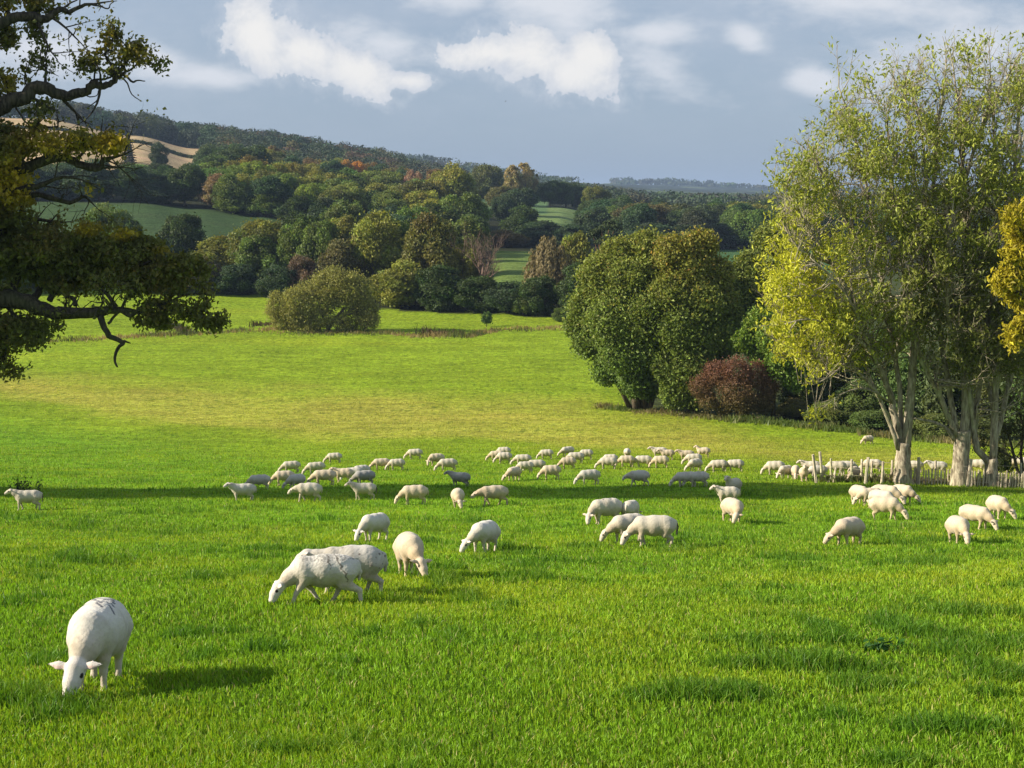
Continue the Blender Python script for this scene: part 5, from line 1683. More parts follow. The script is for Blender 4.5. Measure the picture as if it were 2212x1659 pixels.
# ------------------------------------------------------------------ the ash trees by the fence
def limb_tree(name, px, py, lab, stems, seed, bark, leafn, leaf, colf, lat=9, depth=2, keep=None, L0=(0.10, 0.22), up=0.35, sides=9, aspect=0.42, base=None, spread=0.5, rtw=0.035, jit=0.16, cat='tree', trunk_sides=10, fill=None, nfill=0, fdepth=3.2):
    """hand-placed stems in frame positions with grown side branches; leaves gather on the twigs"""
    p = base if base is not None else gnd(px, py)
    rs = random.Random(seed)
    ns = np.random.RandomState(seed)
    e = link(name, None, None, tuple(p))
    tag(e, lab, cat)
    wood, tips, nodes = MB(), [], []
    for pts, r0, r1, f0, leafy in stems:
        pp = [at(a, c, p.y + d) - p for a, c, d in pts]
        # refine and roughen
        q, rr = [], []
        n = len(pp) - 1
        for i in range(n):
            for j in range(3):
                t = j / 3
                a0 = pp[max(i - 1, 0)]
                a3 = pp[min(i + 2, n)]
                a1, a2 = pp[i], pp[i + 1]
                v = 0.5 * ((2 * a1) + (a2 - a0) * t + (2 * a0 - 5 * a1 + 4 * a2 - a3) * t * t + (3 * a1 - a0 - 3 * a2 + a3) * t ** 3)
                g = (i + t) / n
                r = r0 + (r1 - r0) * g
                q.append(v + Vector((rs.gauss(0, 1), rs.gauss(0, 1), rs.gauss(0, 1))) * r * (0.09 if r > 0.2 else 0.2) * (1 if 0 < g < 1 else 0))
                rr.append(r * rs.uniform(0.96, 1.04) * (1.0 + (0.28 * max(0, 1 - g * 3) if (f0 == 0.9 and r0 > 0.3) else 0)))
        q.append(pp[-1])
        rr.append(r1)
        wood.tube(q, rr, trunk_sides if r0 > 0.2 else 6, wob=0.035, rng=rs)
        if not leafy:
            continue
        nodes += [(q[i], rr[i], (q[i + 1] - q[i]).normalized()) for i in range(len(q) // 4, len(q) - 1)]
        Ls = sum((pp[i + 1] - pp[i]).length for i in range(n))
        m = max(3, int(lat * leafy))
        for k in range(m):
            g = f0 + (1 - f0) * (k + rs.random()) / m
            fi = g * (len(q) - 1)
            i = min(int(fi), len(q) - 2)
            a = q[i].lerp(q[i + 1], fi - i)
            t = (q[i + 1] - q[i]).normalized()
            s = Vector((rs.gauss(0, 1), rs.gauss(0, 1) * 0.8, rs.gauss(0, 0.7)))
            s = (s - t * s.dot(t)).normalized()
            d = (t * (1 - spread) + s * spread + Vector((0, 0, up * 0.3))).normalized()
            L = Ls * rs.uniform(*L0) * (1.15 - 0.5 * g)
            twig_net(wood, rs, a, d, L, max(rtw, rr[i] * 0.42), depth, tips, up, 5, spread)
        twig_net(wood, rs, q[-1], (q[-1] - q[-2]).normalized(), Ls * 0.12, rr[-1], depth, tips, up, 5, spread)
    # long branches that sweep out to every part of the crown
    if fill:
        xs, ys = [a for a, _ in fill], [b for _, b in fill]
        got = 0
        while got < nfill:
            fx, fy = rs.uniform(min(xs), max(xs)), rs.uniform(min(ys), max(ys))
            if not pip(np.array([fx]), np.array([fy]), fill)[0]:
                continue
            if vnoise(np.array([fx]), np.array([fy]), 70, seed)[0] < -0.45:
                continue
            got += 1
            g = at(fx, fy, p.y + rs.uniform(-fdepth, fdepth)) - p
            best, bd = None, 1e9
            for nd in nodes:
                v = g - nd[0]
                hz = math.hypot(v.x, v.y)
                c = v.length + (4.0 * max(0, hz * 0.55 - v.z)) + 1.2 * abs(v.length - 3.2)
                c *= rs.uniform(0.8, 1.25)
                if c < bd:
                    best, bd = nd, c
            a, r, t = best
            r = min(r * 0.55, 0.07)
            L = (g - a).length
            m1 = a + t * L * 0.3 + (g - a) * 0.12
            m2 = a.lerp(g, 0.62) + Vector((rs.gauss(0, .12), rs.gauss(0, .12), rs.gauss(0, .1) + 0.04 * L))
            wood.tube([a, m1.lerp(a, .5), m1, m2.lerp(m1, .5), m2, g], [r, r * .85, r * .7, r * .55, r * .42, r * .25], 5, cap=False)
            d = (g - m2).normalized()
            twig_net(wood, rs, g, (d + Vector((0, 0, .35))).normalized(), rs.uniform(.7, 1.3), .019, 1, tips, up, 3, .5, (3, 4))
            for _ in range(3):
                s = Vector((rs.gauss(0, 1), rs.gauss(0, 1), rs.gauss(0.3, .7))).normalized()
                twig_net(wood, rs, m2.lerp(g, rs.random()), (d * .5 + s * .6).normalized(), rs.uniform(.6, 1.2), .017, 1, tips, up, 3, .5, (2, 4))
    link('trunk', wood.mesh('trunk_and_branches', bark), e)
    T = np.array([tuple(t[0]) for t in tips])
    wx, wy = to_px(T[:, 0] + p.x, T[:, 1] + p.y, T[:, 2] + p.z)
    w = keep(wx, wy) if keep else np.ones(len(T))
    w = np.maximum(w, 0)
    k = ns.choice(len(T), leafn, p=w / w.sum())
    P = T[k] + ns.normal(0, jit, (leafn, 3))
    nrm = unit(ns.normal(0, 1, (leafn, 3)) + np.array([-0.4, -0.3, 0.6]))
    wx, wy = to_px(P[:, 0] + p.x, P[:, 1] + p.y, P[:, 2] + p.z)
    col = colf(wx, wy, ns, leafn, P) * ns.uniform(0.7, 1.3, (leafn, 1))
    return e, p, P, nrm, leaf * ns.uniform(0.55, 1.3, leafn), col, ns, aspect


def finish(t, extra=None):
    e, p, P, nrm, sz, col, ns, aspect = t
    if extra:
        P = np.concatenate([P, extra[0]])
        nrm = np.concatenate([nrm, extra[1]])
        sz = np.concatenate([sz, extra[2]])
        col = np.concatenate([col, extra[3]])
    link('crown', leaf_mesh('foliage', P, nrm, sz, ns, col, LEAF, aspect, 0.35), e, None, (1, 1, 1))


def ash_col(wx, wy, rs, n, P):
    yel = np.array([0.50, 0.50, 0.04])
    grn = np.array([0.30, 0.34, 0.07])
    olv = np.array([0.14, 0.155, 0.04])
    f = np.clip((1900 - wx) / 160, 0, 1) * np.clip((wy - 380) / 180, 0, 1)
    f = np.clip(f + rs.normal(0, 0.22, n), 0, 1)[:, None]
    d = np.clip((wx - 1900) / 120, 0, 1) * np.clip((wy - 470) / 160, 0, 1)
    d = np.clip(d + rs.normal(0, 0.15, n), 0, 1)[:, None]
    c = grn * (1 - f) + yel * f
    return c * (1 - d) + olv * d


def ash_keep(wx, wy):
    w = np.ones(len(wx))
    w *= np.where(wy > 900, 0.05, 1)
    w *= 0.5 + 0.9 * np.clip((wy - 120) / 420, 0, 1)
    w *= np.where(wy < 62, 0, 1)
    w *= np.where((wx < 1740) & (wy < 330), 0.4, 1)
    w *= np.where((wx > 1850) & (wy > 800), 0.25, 1)
    w *= np.where((wx < 1640), 0.2, 1)
    w *= np.where((wx > 1880) & (wx < 2010) & (wy > 780), 0.1, 1)
    w *= np.where((wx < 1850) & (wy > 470) & (wy < 760), 1.8, 1)
    g = 0.6 * vnoise(wx, wy, 34, 31) + 0.7 * vnoise(wx, wy, 15, 33)
    return w * np.clip(0.55 + 1.5 * g, 0.04, 1.7)


t1 = limb_tree('ash_tree', 1953, 1046, 'tall multi-stemmed ash with yellow lower leaves, left of the trees at the fence', [
    ([(1953, 1054, 0), (1951, 1020, 0), (1951, 990, 0), (1952, 955, 0)], 0.44, 0.33, 0.9, 0),
    ([(1947, 965, 0), (1932, 900, 0.1), (1922, 850, 0.2), (1900, 790, 0), (1876, 730, -0.5), (1845, 650, -1), (1798, 570, -1.5), (1745, 490, -2), (1705, 430, -2)], 0.20, 0.035, 0.3, 1.6),
    ([(1958, 965, 0), (1966, 880, 0), (1972, 780, 0), (1985, 700, 0.4), (1998, 600, 0.7), (2003, 480, 1), (1998, 350, 1.2), (1985, 250, 1.4)], 0.25, 0.04, 0.35, 1.5),
    ([(1944, 940, 0.2), (1946, 860, 0.5), (1932, 760, 0.8), (1912, 660, 1.2), (1896, 540, 1.6), (1872, 400, 2), (1840, 270, 2), (1812, 190, 2)], 0.14, 0.03, 0.35, 1.5),
    ([(1940, 970, -0.1), (1905, 870, -0.4), (1880, 830, -0.6), (1845, 800, -1), (1800, 778, -1.2)], 0.13, 0.03, 0.4, 0.7),
    ([(1926, 870, 0), (1885, 765, -1), (1820, 715, -2), (1750, 690, -3), (1695, 700, -3.2)], 0.11, 0.03, 0.25, 1.3),
    ([(1903, 800, 0), (1862, 740, 1), (1800, 660, 2), (1738, 600, 3), (1690, 560, 3)], 0.10, 0.03, 0.25, 1.3),
    ([(1934, 770, 0.6), (1955, 650, 0), (1942, 520, -1), (1925, 380, -1.5), (1915, 240, -1.5)], 0.12, 0.03, 0.25, 1.3),
    ([(1900, 660, 0.8), (1850, 520, 0), (1790, 400, -1), (1745, 330, -1)], 0.11, 0.03, 0.2, 1.2),
    ([(1870, 720, -.6), (1810, 800, -1.5), (1760, 830, -2)], 0.08, 0.02, 0.2, 0.6),
    ([(1845, 650, -1), (1770, 640, -2.6), (1700, 640, -3.2)], 0.10, 0.03, 0.2, 1.0),
    ([(1798, 570, -1.5), (1730, 540, -2.4), (1690, 480, -2.4)], 0.08, 0.03, 0.2, 1.0),
    ([(1745, 490, -2), (1700, 400, -2.2), (1735, 360, -2.2)], 0.05, 0.02, 0.1, 0.8),
    ([(1885, 765, -1), (1840, 720, -.4), (1760, 760, 0), (1700, 770, 0.3)], 0.08, 0.03, 0.2, 1.0),
    ([(1885, 765, -1), (1830, 640, -2.4), (1760, 570, -3), (1720, 600, -3)], 0.08, 0.03, 0.2, 1.2),
    ([(1926, 870, 0), (1870, 840, -1.5), (1820, 850, -2), (1780, 880, -2)], 0.06, 0.02, 0.3, 0.5),
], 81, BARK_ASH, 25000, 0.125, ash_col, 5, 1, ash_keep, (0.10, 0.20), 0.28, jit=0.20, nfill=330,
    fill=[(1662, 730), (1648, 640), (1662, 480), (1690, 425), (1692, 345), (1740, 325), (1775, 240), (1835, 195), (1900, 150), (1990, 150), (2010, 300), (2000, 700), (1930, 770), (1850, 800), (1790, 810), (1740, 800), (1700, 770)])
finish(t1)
t2 = limb_tree('ash_tree', 2076, 1049, 'thick-trunked ash in the middle of the trees at the fence, tallest crown', [
    ([(2072, 1058, 0), (2074, 1020, 0), (2078, 980, 0), (2080, 930, 0)], 0.46, 0.38, 0.9, 0),
    ([(2062, 950, 0), (2035, 918, -0.2), (1975, 903, -0.5)], 0.13, 0.04, 0.9, 0),
    ([(2068, 945, 0), (2032, 860, -0.3), (2000, 800, -0.6), (1978, 745, -0.8), (1960, 660, -1)], 0.16, 0.05, 0.4, 0.9),
    ([(2082, 940, 0), (2086, 860, 0), (2084, 700, 0.3), (2090, 560, 0.6), (2082, 400, 0.8), (2076, 280, 1), (2062, 170, 1)], 0.25, 0.04, 0.3, 1.8),
    ([(2092, 940, 0), (2112, 860, 0.4), (2130, 740, 0.8), (2146, 600, 1.2), (2152, 450, 1.6), (2148, 320, 1.8), (2140, 180, 2)], 0.16, 0.04, 0.3, 1.7),
    ([(2066, 930, 0), (2046, 820, 0.5), (2022, 650, 1), (2012, 500, 1.4), (2020, 330, 1.6), (2032, 240, 1.8), (2040, 170, 1.8)], 0.15, 0.04, 0.3, 1.7),
    ([(2084, 700, 0.3), (2120, 560, -1), (2180, 430, -2), (2210, 300, -2)], 0.15, 0.03, 0.2, 1.4),
    ([(2090, 820, 0), (2050, 700, -1.5), (2050, 560, -2.2), (2060, 420, -2.5)], 0.14, 0.03, 0.25, 1.4),
    ([(2082, 400, 0.8), (2120, 280, 0), (2170, 180, 0), (2200, 120, 0)], 0.09, 0.03, 0.2, 1.2),
    ([(2012, 500, 1.4), (1975, 380, 1), (1960, 260, 1), (1955, 170, 1)], 0.09, 0.03, 0.2, 1.2),
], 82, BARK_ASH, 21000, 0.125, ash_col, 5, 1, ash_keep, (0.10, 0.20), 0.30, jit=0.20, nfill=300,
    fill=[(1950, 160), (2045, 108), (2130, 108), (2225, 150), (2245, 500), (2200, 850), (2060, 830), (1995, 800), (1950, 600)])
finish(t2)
t3 = limb_tree('ash_tree', 2141, 1050, 'forked pale-barked ash right of the thick trunk at the fence', [
    ([(2141, 1056, -.6), (2140, 1020, -.6), (2141, 990, -.6)], 0.34, 0.29, 0.9, 0),
    ([(2136, 1000, -.6), (2112, 970, -.6), (2104, 930, -.6), (2092, 840, -.7), (2074, 740, -0.8), (2062, 650, -1), (2050, 560, -1.4), (2040, 440, -1.6)], 0.17, 0.05, 0.35, 1.0),
    ([(2144, 1000, -.6), (2149, 900, -.6), (2152, 800, -.6), (2160, 650, -0.4), (2176, 500, 0), (2192, 350, 0), (2202, 220, 0)], 0.19, 0.05, 0.3, 1.7),
    ([(2150, 960, -.6), (2168, 880, -.2), (2192, 780, 0.2), (2228, 650, 0.6), (2250, 500, 1), (2260, 350, 1)], 0.13, 0.04, 0.3, 1.5),
    ([(2150, 900, -.6), (2128, 800, .2), (2110, 690, .8), (2115, 560, 1), (2100, 450, 1.2)], 0.13, 0.03, 0.3, 1.0),
], 83, BARK_ASH, 11000, 0.125, ash_col, 5, 1, ash_keep, (0.10, 0.20), 0.30, jit=0.20, nfill=150,
    fill=[(2030, 480), (2140, 170), (2270, 150), (2290, 700), (2230, 880), (2090, 830), (2020, 700)])
finish(t3)
t4 = limb_tree('maple_tree', 2300, 1060, 'orange and yellow autumn tree at the right side of the picture', [
    ([(2310, 1070, -3), (2306, 900, -3), (2300, 760, -3)], 0.35, 0.25, 0.9, 0),
    ([(2300, 760, -3), (2260, 680, -3.5), (2210, 640, -4), (2180, 620, -4)], 0.16, 0.04, 0.2, 1.2),
    ([(2300, 760, -3), (2290, 620, -3), (2240, 540, -3.5), (2200, 490, -4)], 0.18, 0.04, 0.2, 1.3),
    ([(2260, 680, -3.5), (2225, 700, -4), (2195, 730, -4.3)], 0.08, 0.03, 0.2, 0.8),
    ([(2290, 620, -3), (2290, 500, -3), (2250, 420, -3), (2230, 380, -3)], 0.12, 0.03, 0.2, 1.1),
    ([(2240, 540, -3.5), (2190, 555, -4.2)], 0.06, 0.03, 0.2, 0.6),
], 84, BARK, 8500, 0.13, lambda wx, wy, rs, n, P: np.array([0.44, 0.36, 0.025]) * (1 - rs.rand(n, 1) * 0.5) + np.array([0.22, 0.24, 0.02]) * rs.rand(n, 1) * 0.5, 9, 2,
    lambda wx, wy: np.where((wx > 2148) & (wy > 440) & (wy < 800), 1.0, 0.02), jit=0.2)
finish(t4)
t5 = limb_tree('thorn_bush', 2196, 1040, 'dark leaning thorn bush with tangled twigs at the right end of the fence', [
    ([(2205, 1042, 0), (2192, 990, 0), (2178, 940, 0), (2160, 900, 0)], 0.11, 0.03, 0.25, 0.8),
    ([(2210, 1042, 0), (2205, 980, 0.3), (2210, 920, 0.5), (2190, 870, 0.5)], 0.12, 0.03, 0.25, 0.8),
    ([(2215, 1042, 0), (2230, 960, 0), (2240, 900, 0)], 0.10, 0.03, 0.25, 0.7),
    ([(2192, 990, 0), (2160, 975, -0.3), (2130, 960, -0.3)], 0.06, 0.02, 0.25, 0.5),
], 85, BARK_OAK, 1800, 0.09, lambda wx, wy, rs, n, P: np.array([[0.06, 0.065, 0.02]]) * np.ones((n, 1)), 8, 2, None, (0.2, 0.4), 0.1, cat='bush')
finish(t5)
p = gnd(2168, 1030)
tree('shrub', 2163, p.y + 1.5, 978, 46, (0.06, 0.085, 0.02), 'small dark green bush behind the forked pale ash', None, 'bush', base=1010, name='bush')


# ------------------------------------------------------------------ paling fence
def build_fence():
    rs = random.Random(9)
    p0 = gnd(1766, 1043)
    e = link('paling_fence', None, None, tuple(p0))
    tag(e, 'weathered wooden paling fence with leaning posts under the ash trees', 'fence')
    posts = [(1756, 1764, 982, 1043, 1), (1771, 1777, 976, 1040, 1), (1795, 1795, 990, 1036, .8), (1806, 1800, 1010, 1042, .6), (1840, 1838, 992, 1042, .9), (1862, 1860, 992, 1038, .8), (1876, 1869, 988, 1045, 1.1), (1884, 1882, 996, 1038, .7),
             (1908, 1905, 997, 1045, .9), (1928, 1926, 994, 1042, .9), (1985, 1984, 988, 1047, 1.1), (2021, 2021, 995, 1043, .8), (2098, 2090, 992, 1052, 1.1), (2150, 2149, 1004, 1050, .8), (2205, 2207, 1000, 1050, .8)]
    feet = []
    for xt, xb, yt, yb, k in posts:
        f = gnd(xb, yb)
        t = at(xt, yt, f.y)
        b = MB()
        r = 0.075 * k
        b.tube([f - Vector((0, 0, .15)) - p0, f.lerp(t, .5) - p0, t - p0], [r * 1.1, r, r * 0.92], 7, wob=.12, rng=rs)
        link('post', b.mesh('post', POST, False), e)
        feet.append(f)
    x = 1932.0
    tops = []
    while x < 2290:
        yb = np.interp(x, [1932, 2040, 2100, 2212, 2290], [1045, 1048, 1051, 1054, 1056])
        f = gnd(x, yb)
        hgt = rs.uniform(0.66, 0.82)
        t = f + Vector((rs.uniform(-.05, .05), rs.uniform(-.04, .04), hgt))
        b = MB()
        r = rs.uniform(0.034, 0.05)
        b.tube([f - Vector((0, 0, .1)) - p0, t - p0, t - p0 + Vector((0, 0, 0.05))], [r, r, r * .3], 5, wob=.15, rng=rs)
        link('pale', b.mesh('pale', POST, False), e)
        tops.append((f, t))
        x += rs.uniform(5.2, 7.6)
    # broken palings and brush piled along the left run
    x = 1782.0
    while x < 1930:
        f = gnd(x, 1041 + rs.uniform(-2, 2))
        a = rs.uniform(-0.9, 0.9)
        L = rs.uniform(0.35, 0.75)
        b = MB()
        b.tube([f - p0, f - p0 + Vector((math.sin(a) * L, rs.uniform(-.1, .1), math.cos(a) * L))], [0.022, 0.014], 4)
        link('pale', b.mesh('pale', POST, False), e)
        x += rs.uniform(3.5, 6)
    for hh in (0.22, 0.52):
        b = MB()
        pts = [f.lerp(t, 0) - p0 + Vector((0, -0.03, hh)) for f, t in tops]
        b.tube(pts, [0.012] * len(pts), 4)
        link('wire', b.mesh('wire', POST), e)
    for hh in (0.35, 0.7, 1.0):
        b = MB()
        pts = [f - p0 + Vector((0, 0, hh + rs.uniform(-.03, .03))) for f in sorted(feet, key=lambda q: q.x)]
        b.tube(pts, [0.007] * len(pts), 4)
        link('wire', b.mesh('wire', POST), e)


build_fence()
rough_strip('fence_weeds', 'dry pale grass and nettles growing along the foot of the paling fence', [((1780, 1040), (1935, 1044), 0.6), ((1935, 1042), (2060, 1045), 0.35), ((2060, 1045), (2280, 1050), 0.8)],
            65, 0.62, ((0.30, 0.24, 0.13), (0.13, 0.15, 0.05)), 110, 0.3, 'weeds')


# ------------------------------------------------------------------ the old oak on the left
def oak_leafcol(wx, wy, rs, n, P):
    c = np.array([0.13, 0.145, 0.033]) * np.ones((n, 1))
    brn = np.clip(rs.normal(0.1, 0.3, n) + 0.5 * vnoise(wx, wy, 60, 4), 0, 1)[:, None]
    c = c * (1 - brn) + np.array([0.19, 0.14, 0.03]) * brn
    yel = np.zeros(n)
    for ex, ey, rx, ry, s in ((235, 312, 60, 26, 1.1), (110, 312, 90, 34, .8), (30, 395, 55, 60, 1.0), (190, 495, 34, 16, .9), (265, 506, 34, 14, .8), (190, 415, 12, 16, 1), (110, 262, 20, 12, .8), (25, 30, 40, 20, .6),
                              (210, 110, 60, 40, .25), (300, 120, 40, 30, .3), (20, 180, 40, 30, .5), (360, 540, 30, 10, .4)):
        yel = np.maximum(yel, s * np.clip(1.3 - np.hypot((wx - ex) / rx, (wy - ey) / ry), 0, 1))
    yel = np.clip(yel * rs.uniform(0.3, 1.4, n), 0, 1)[:, None]
    return c * (1 - yel) + np.array([0.55, 0.40, 0.03]) * yel


OAK_P = Vector((0, 0, 0))
_x = (-330 - 1106) / F * 58.5
OAK_P = Vector((_x, 58.5, float(gz(_x, 58.5))))
ZB = lambda L: [(x * .2646, y * .2646) for x, y in L]        # notes taken on an enlarged view
ZC = lambda L: [(x * .248, y * .248 + 411.5) for x, y in L]


def st(L, d0, d1, r0, r1, f0, lf):
    n = len(L) - 1
    return ([(x, y, d0 + (d1 - d0) * i / n) for i, (x, y) in enumerate(L)], r0, r1, f0, lf)


oak_stems = [
    st([(-330, 1130), (-326, 1000), (-320, 850), (-318, 700), (-310, 560), (-300, 420)], 0, 0, 1.15, 0.8, .9, 0),
    st([(-300, 420), (-290, 280), (-270, 120), (-250, -60)], 0, 0, 0.8, 0.3, .5, 1.2),
    st([(-310, 640), (-200, 668), (-90, 656)] + ZC([(0, 950), (150, 950), (300, 1000), (420, 1050), (600, 1070), (850, 1060), (950, 1040), (1060, 1040)]), 0, -.5, 0.55, 0.13, .5, .7),
    st(ZC([(1060, 1040), (1130, 1095), (1200, 1040), (1300, 990), (1450, 980), (1600, 910), (1750, 900)]), -.5, -.5, 0.12, 0.03, .25, .8),
    st(ZC([(850, 1070), (880, 1110), (930, 1240), (1000, 1290), (1080, 1320), (1020, 1380), (1000, 1490), (1025, 1535)]), -.5, -.9, 0.16, 0.035, .8, 0),
    st(ZC([(940, 1160), (1000, 1090), (1060, 1040)]), -.6, -.5, 0.06, 0.05, .8, 0),
    st(ZC([(1080, 1310), (1140, 1330)]), -.9, -.9, 0.06, 0.02, .5, 0.),
    st(ZC([(660, 1000), (640, 950), (560, 900), (500, 840), (430, 760)]), -.3, 0, 0.11, 0.04, .2, .8),
    st(ZC([(1010, 1010), (930, 900), (860, 850), (820, 760), (760, 640)]), -.4, .5, 0.10, 0.04, .2, 1.0),
    st(ZC([(430, 960), (500, 870), (640, 780), (760, 700), (900, 560)]), 0, 1.5, 0.13, 0.04, .2, 1.2),
    st(ZC([(1060, 1030), (1110, 930), (1160, 850), (1240, 760)]), -.5, 0, 0.07, 0.03, .2, .9),
    st(ZC([(1290, 1000), (1370, 1100), (1410, 1130)]), -.5, -.7, 0.06, 0.02, .3, .4),
    st(ZC([(1330, 990), (1480, 1050), (1600, 1060), (1750, 1100), (1880, 1120)]), -.5, -1, 0.05, 0.02, .2, .9),
    st(ZC([(300, 930), (380, 800), (420, 640), (560, 500), (700, 420)]), .3, 2.2, 0.16, 0.04, .2, 1.5),
    st(ZC([(100, 920), (160, 760), (180, 600), (260, 420), (400, 330)]), .4, 2, 0.2, 0.05, .2, 1.5),
    st(ZC([(700, 640), (900, 560), (1100, 520), (1300, 500)]), 1, 1, 0.09, 0.03, .2, 1.3),
    st(ZC([(1100, 700), (1300, 620), (1500, 600), (1700, 680)]), .2, 0, 0.07, 0.02, .2, 1.1),
    st(ZC([(60, 1010), (130, 1100), (230, 1180), (330, 1270)]), 0, -1, 0.1, 0.03, .2, .9),
    st(ZC([(-40, 1010), (20, 1150), (60, 1300), (40, 1480)]), 0, -.6, 0.1, 0.03, .2, .9),
    st([(-310, 330), (-200, 280), (-100, 262)] + ZB([(0, 880), (90, 820), (200, 790), (280, 715), (380, 720), (480, 770), (560, 780), (680, 750), (760, 700), (850, 705), (920, 680), (962, 610)]), 0, .5, 0.42, 0.10, .5, .35),
    st(ZB([(962, 610), (925, 560), (880, 490), (858, 435), (905, 392), (915, 320), (920, 220)]), .5, .3, 0.08, 0.02, .3, .8),
    st(ZB([(962, 600), (1030, 620), (1085, 670), (1120, 655), (1185, 662)]), .5, .4, 0.07, 0.02, .8, 0),
    st(ZB([(975, 610), (1040, 680), (1075, 770), (1160, 828)]), .5, .3, 0.045, 0.015, .8, 0),
    st(ZB([(730, 715), (750, 655), (830, 650), (900, 630), (945, 585)]), .5, .7, 0.06, 0.035, .8, .3),
    st(ZB([(1000, 600), (1080, 560), (1130, 520), (1240, 525), (1290, 515)]), .5, .3, 0.05, 0.015, .3, .6),
    st(ZB([(960, 590), (990, 500), (1050, 440), (1120, 390)]), .5, .6, 0.045, 0.015, .2, .8),
    st(ZB([(770, 650), (770, 560), (720, 500), (660, 520)]), .5, .6, 0.04, 0.015, .3, .7),
    st(ZB([(680, 760), (730, 790), (790, 780), (800, 740)]), .5, .4, 0.035, 0.012, .8, 0),
    st(ZB([(470, 775), (420, 810), (400, 865)]), .4, .3, 0.03, 0.015, .8, 0),
    st(ZB([(200, 790), (290, 815), (350, 850), (400, 880), (440, 892)]), .3, .2, 0.09, 0.03, .4, .4),
    st(ZB([(372, 700), (370, 620), (375, 560), (330, 470), (340, 400)]), .4, .5, 0.07, 0.02, .2, 1.0),
    st(ZB([(250, 760), (200, 640), (230, 540)]), .4, .7, 0.05, 0.02, .2, .7),
    st(ZB([(380, 580), (430, 600), (480, 622)]), .5, .5, 0.03, 0.01, .8, 0),
    st(ZB([(90, 820), (60, 700), (20, 640), (-40, 600)]), .3, .8, 0.08, 0.02, .2, .9),
    st(ZB([(130, 880), (180, 950), (230, 1010), (440, 1040), (475, 1010), (470, 960)]), .2, 0, 0.045, 0.03, .5, .4),
    st([(-310, 160), (-200, 110), (-100, 85)] + ZB([(0, 200), (100, 150), (230, 135), (330, 150), (400, 140), (440, 100), (500, 75), (570, 100), (640, 60), (720, 35)]), 0, 1, 0.3, 0.06, .4, .6),
    st(ZB([(720, 35), (800, 45), (880, 70), (900, 35), (930, 15)]), 1, 1, 0.045, 0.015, .8, 0),
    st(ZB([(100, 150), (40, 60), (-20, 10), (-60, -60)]), .6, .6, 0.1, 0.04, .2, .6),
    st(ZB([(330, 140), (300, 60), (260, -20)]), .8, .6, 0.05, 0.02, .2, .8),
    st(ZB([(230, 145), (270, 220), (310, 280)]), .8, .6, 0.04, 0.015, .2, .9),
    st(ZB([(10, 190), (50, 260), (60, 330)]), .8, .6, 0.04, 0.015, .2, .9),
    st([(-310, 450), (-180, 400), (-60, 375), (20, 370), (79, 355), (119, 339), (151, 343), (179, 359), (218, 363), (222, 345), (245, 340), (270, 333)], 0, -.8, 0.34, 0.03, .4, 1.2),
    st([(60, 360), (40, 330), (60, 290), (90, 260)], -.5, 0, 0.08, 0.02, .2, 1.0),
    st([(119, 339), (140, 322), (200, 318), (260, 300)], -.7, -.9, 0.05, 0.02, .1, 1.6),
    st([(-300, 500), (-160, 440), (-50, 420), (20, 412), (79, 403), (99, 395), (135, 383), (171, 387), (206, 399)], 0, -.5, 0.22, 0.015, .4, .5),
    st([(-300, 520), (-100, 440), (0, 425), (52, 419), (99, 424), (151, 438), (179, 424), (190, 430), (205, 445)], 0, .4, 0.2, 0.025, .5, .25),
    st([(-300, 540), (-160, 500), (-60, 480), (40, 470), (120, 480)], 0, 1.6, 0.25, 0.05, .3, 1.6),
    st([(-150, 650), (-120, 720), (-80, 760)], 0, -1, 0.1, 0.03, .2, 1.0),
]


def oak_keep(wx, wy):
    w = np.ones(len(wx))
    # bare stretches where the limb shows
    w *= np.where((wx > 100) & (wx < 300) & (wy > 628) & (wy < 700), 0.05, 1)
    w *= np.where((wx > 110) & (wx < 250) & (wy > 165) & (wy < 240), 0.15, 1)
    w *= np.where((wx > 130) & (wx < 480) & (wy > 350) & (wy < 445), 0.15, 1)
    w *= np.where((wx > 60) & (wy > 340) & (wy < 480), 0.06, 1)
    w *= np.where((wx > 90) & (wy > 232) & (wy < 285), 0.1, 1)
    w *= np.where((wx > 40) & (wy < 250), 0.35, 1)
    w *= np.where((wx > -30) & (wx < 130) & (wy > 60) & (wy < 235), 0.5, 1)
    w *= np.where((wx > 0) & (wy < 480) & (wy > 235), 0.6, 1)
    w *= np.where((wy > 800), 0, 1)
    w *= np.where((wx > 260) & (wy > 280) & (wy < 470), 0.0, 1)
    return w


t6 = limb_tree('oak_tree', 0, 0, 'gnarled old oak reaching dark limbs in from the left side', oak_stems, 91, BARK_OAK, 20000, 0.10, oak_leafcol, 8, 1, oak_keep,
               (0.14, 0.28), 0.12, aspect=0.7, base=OAK_P, spread=0.62, rtw=0.03, jit=0.17)
rs_ = np.random.RandomState(92)
EP, EN, ES = [], [], []
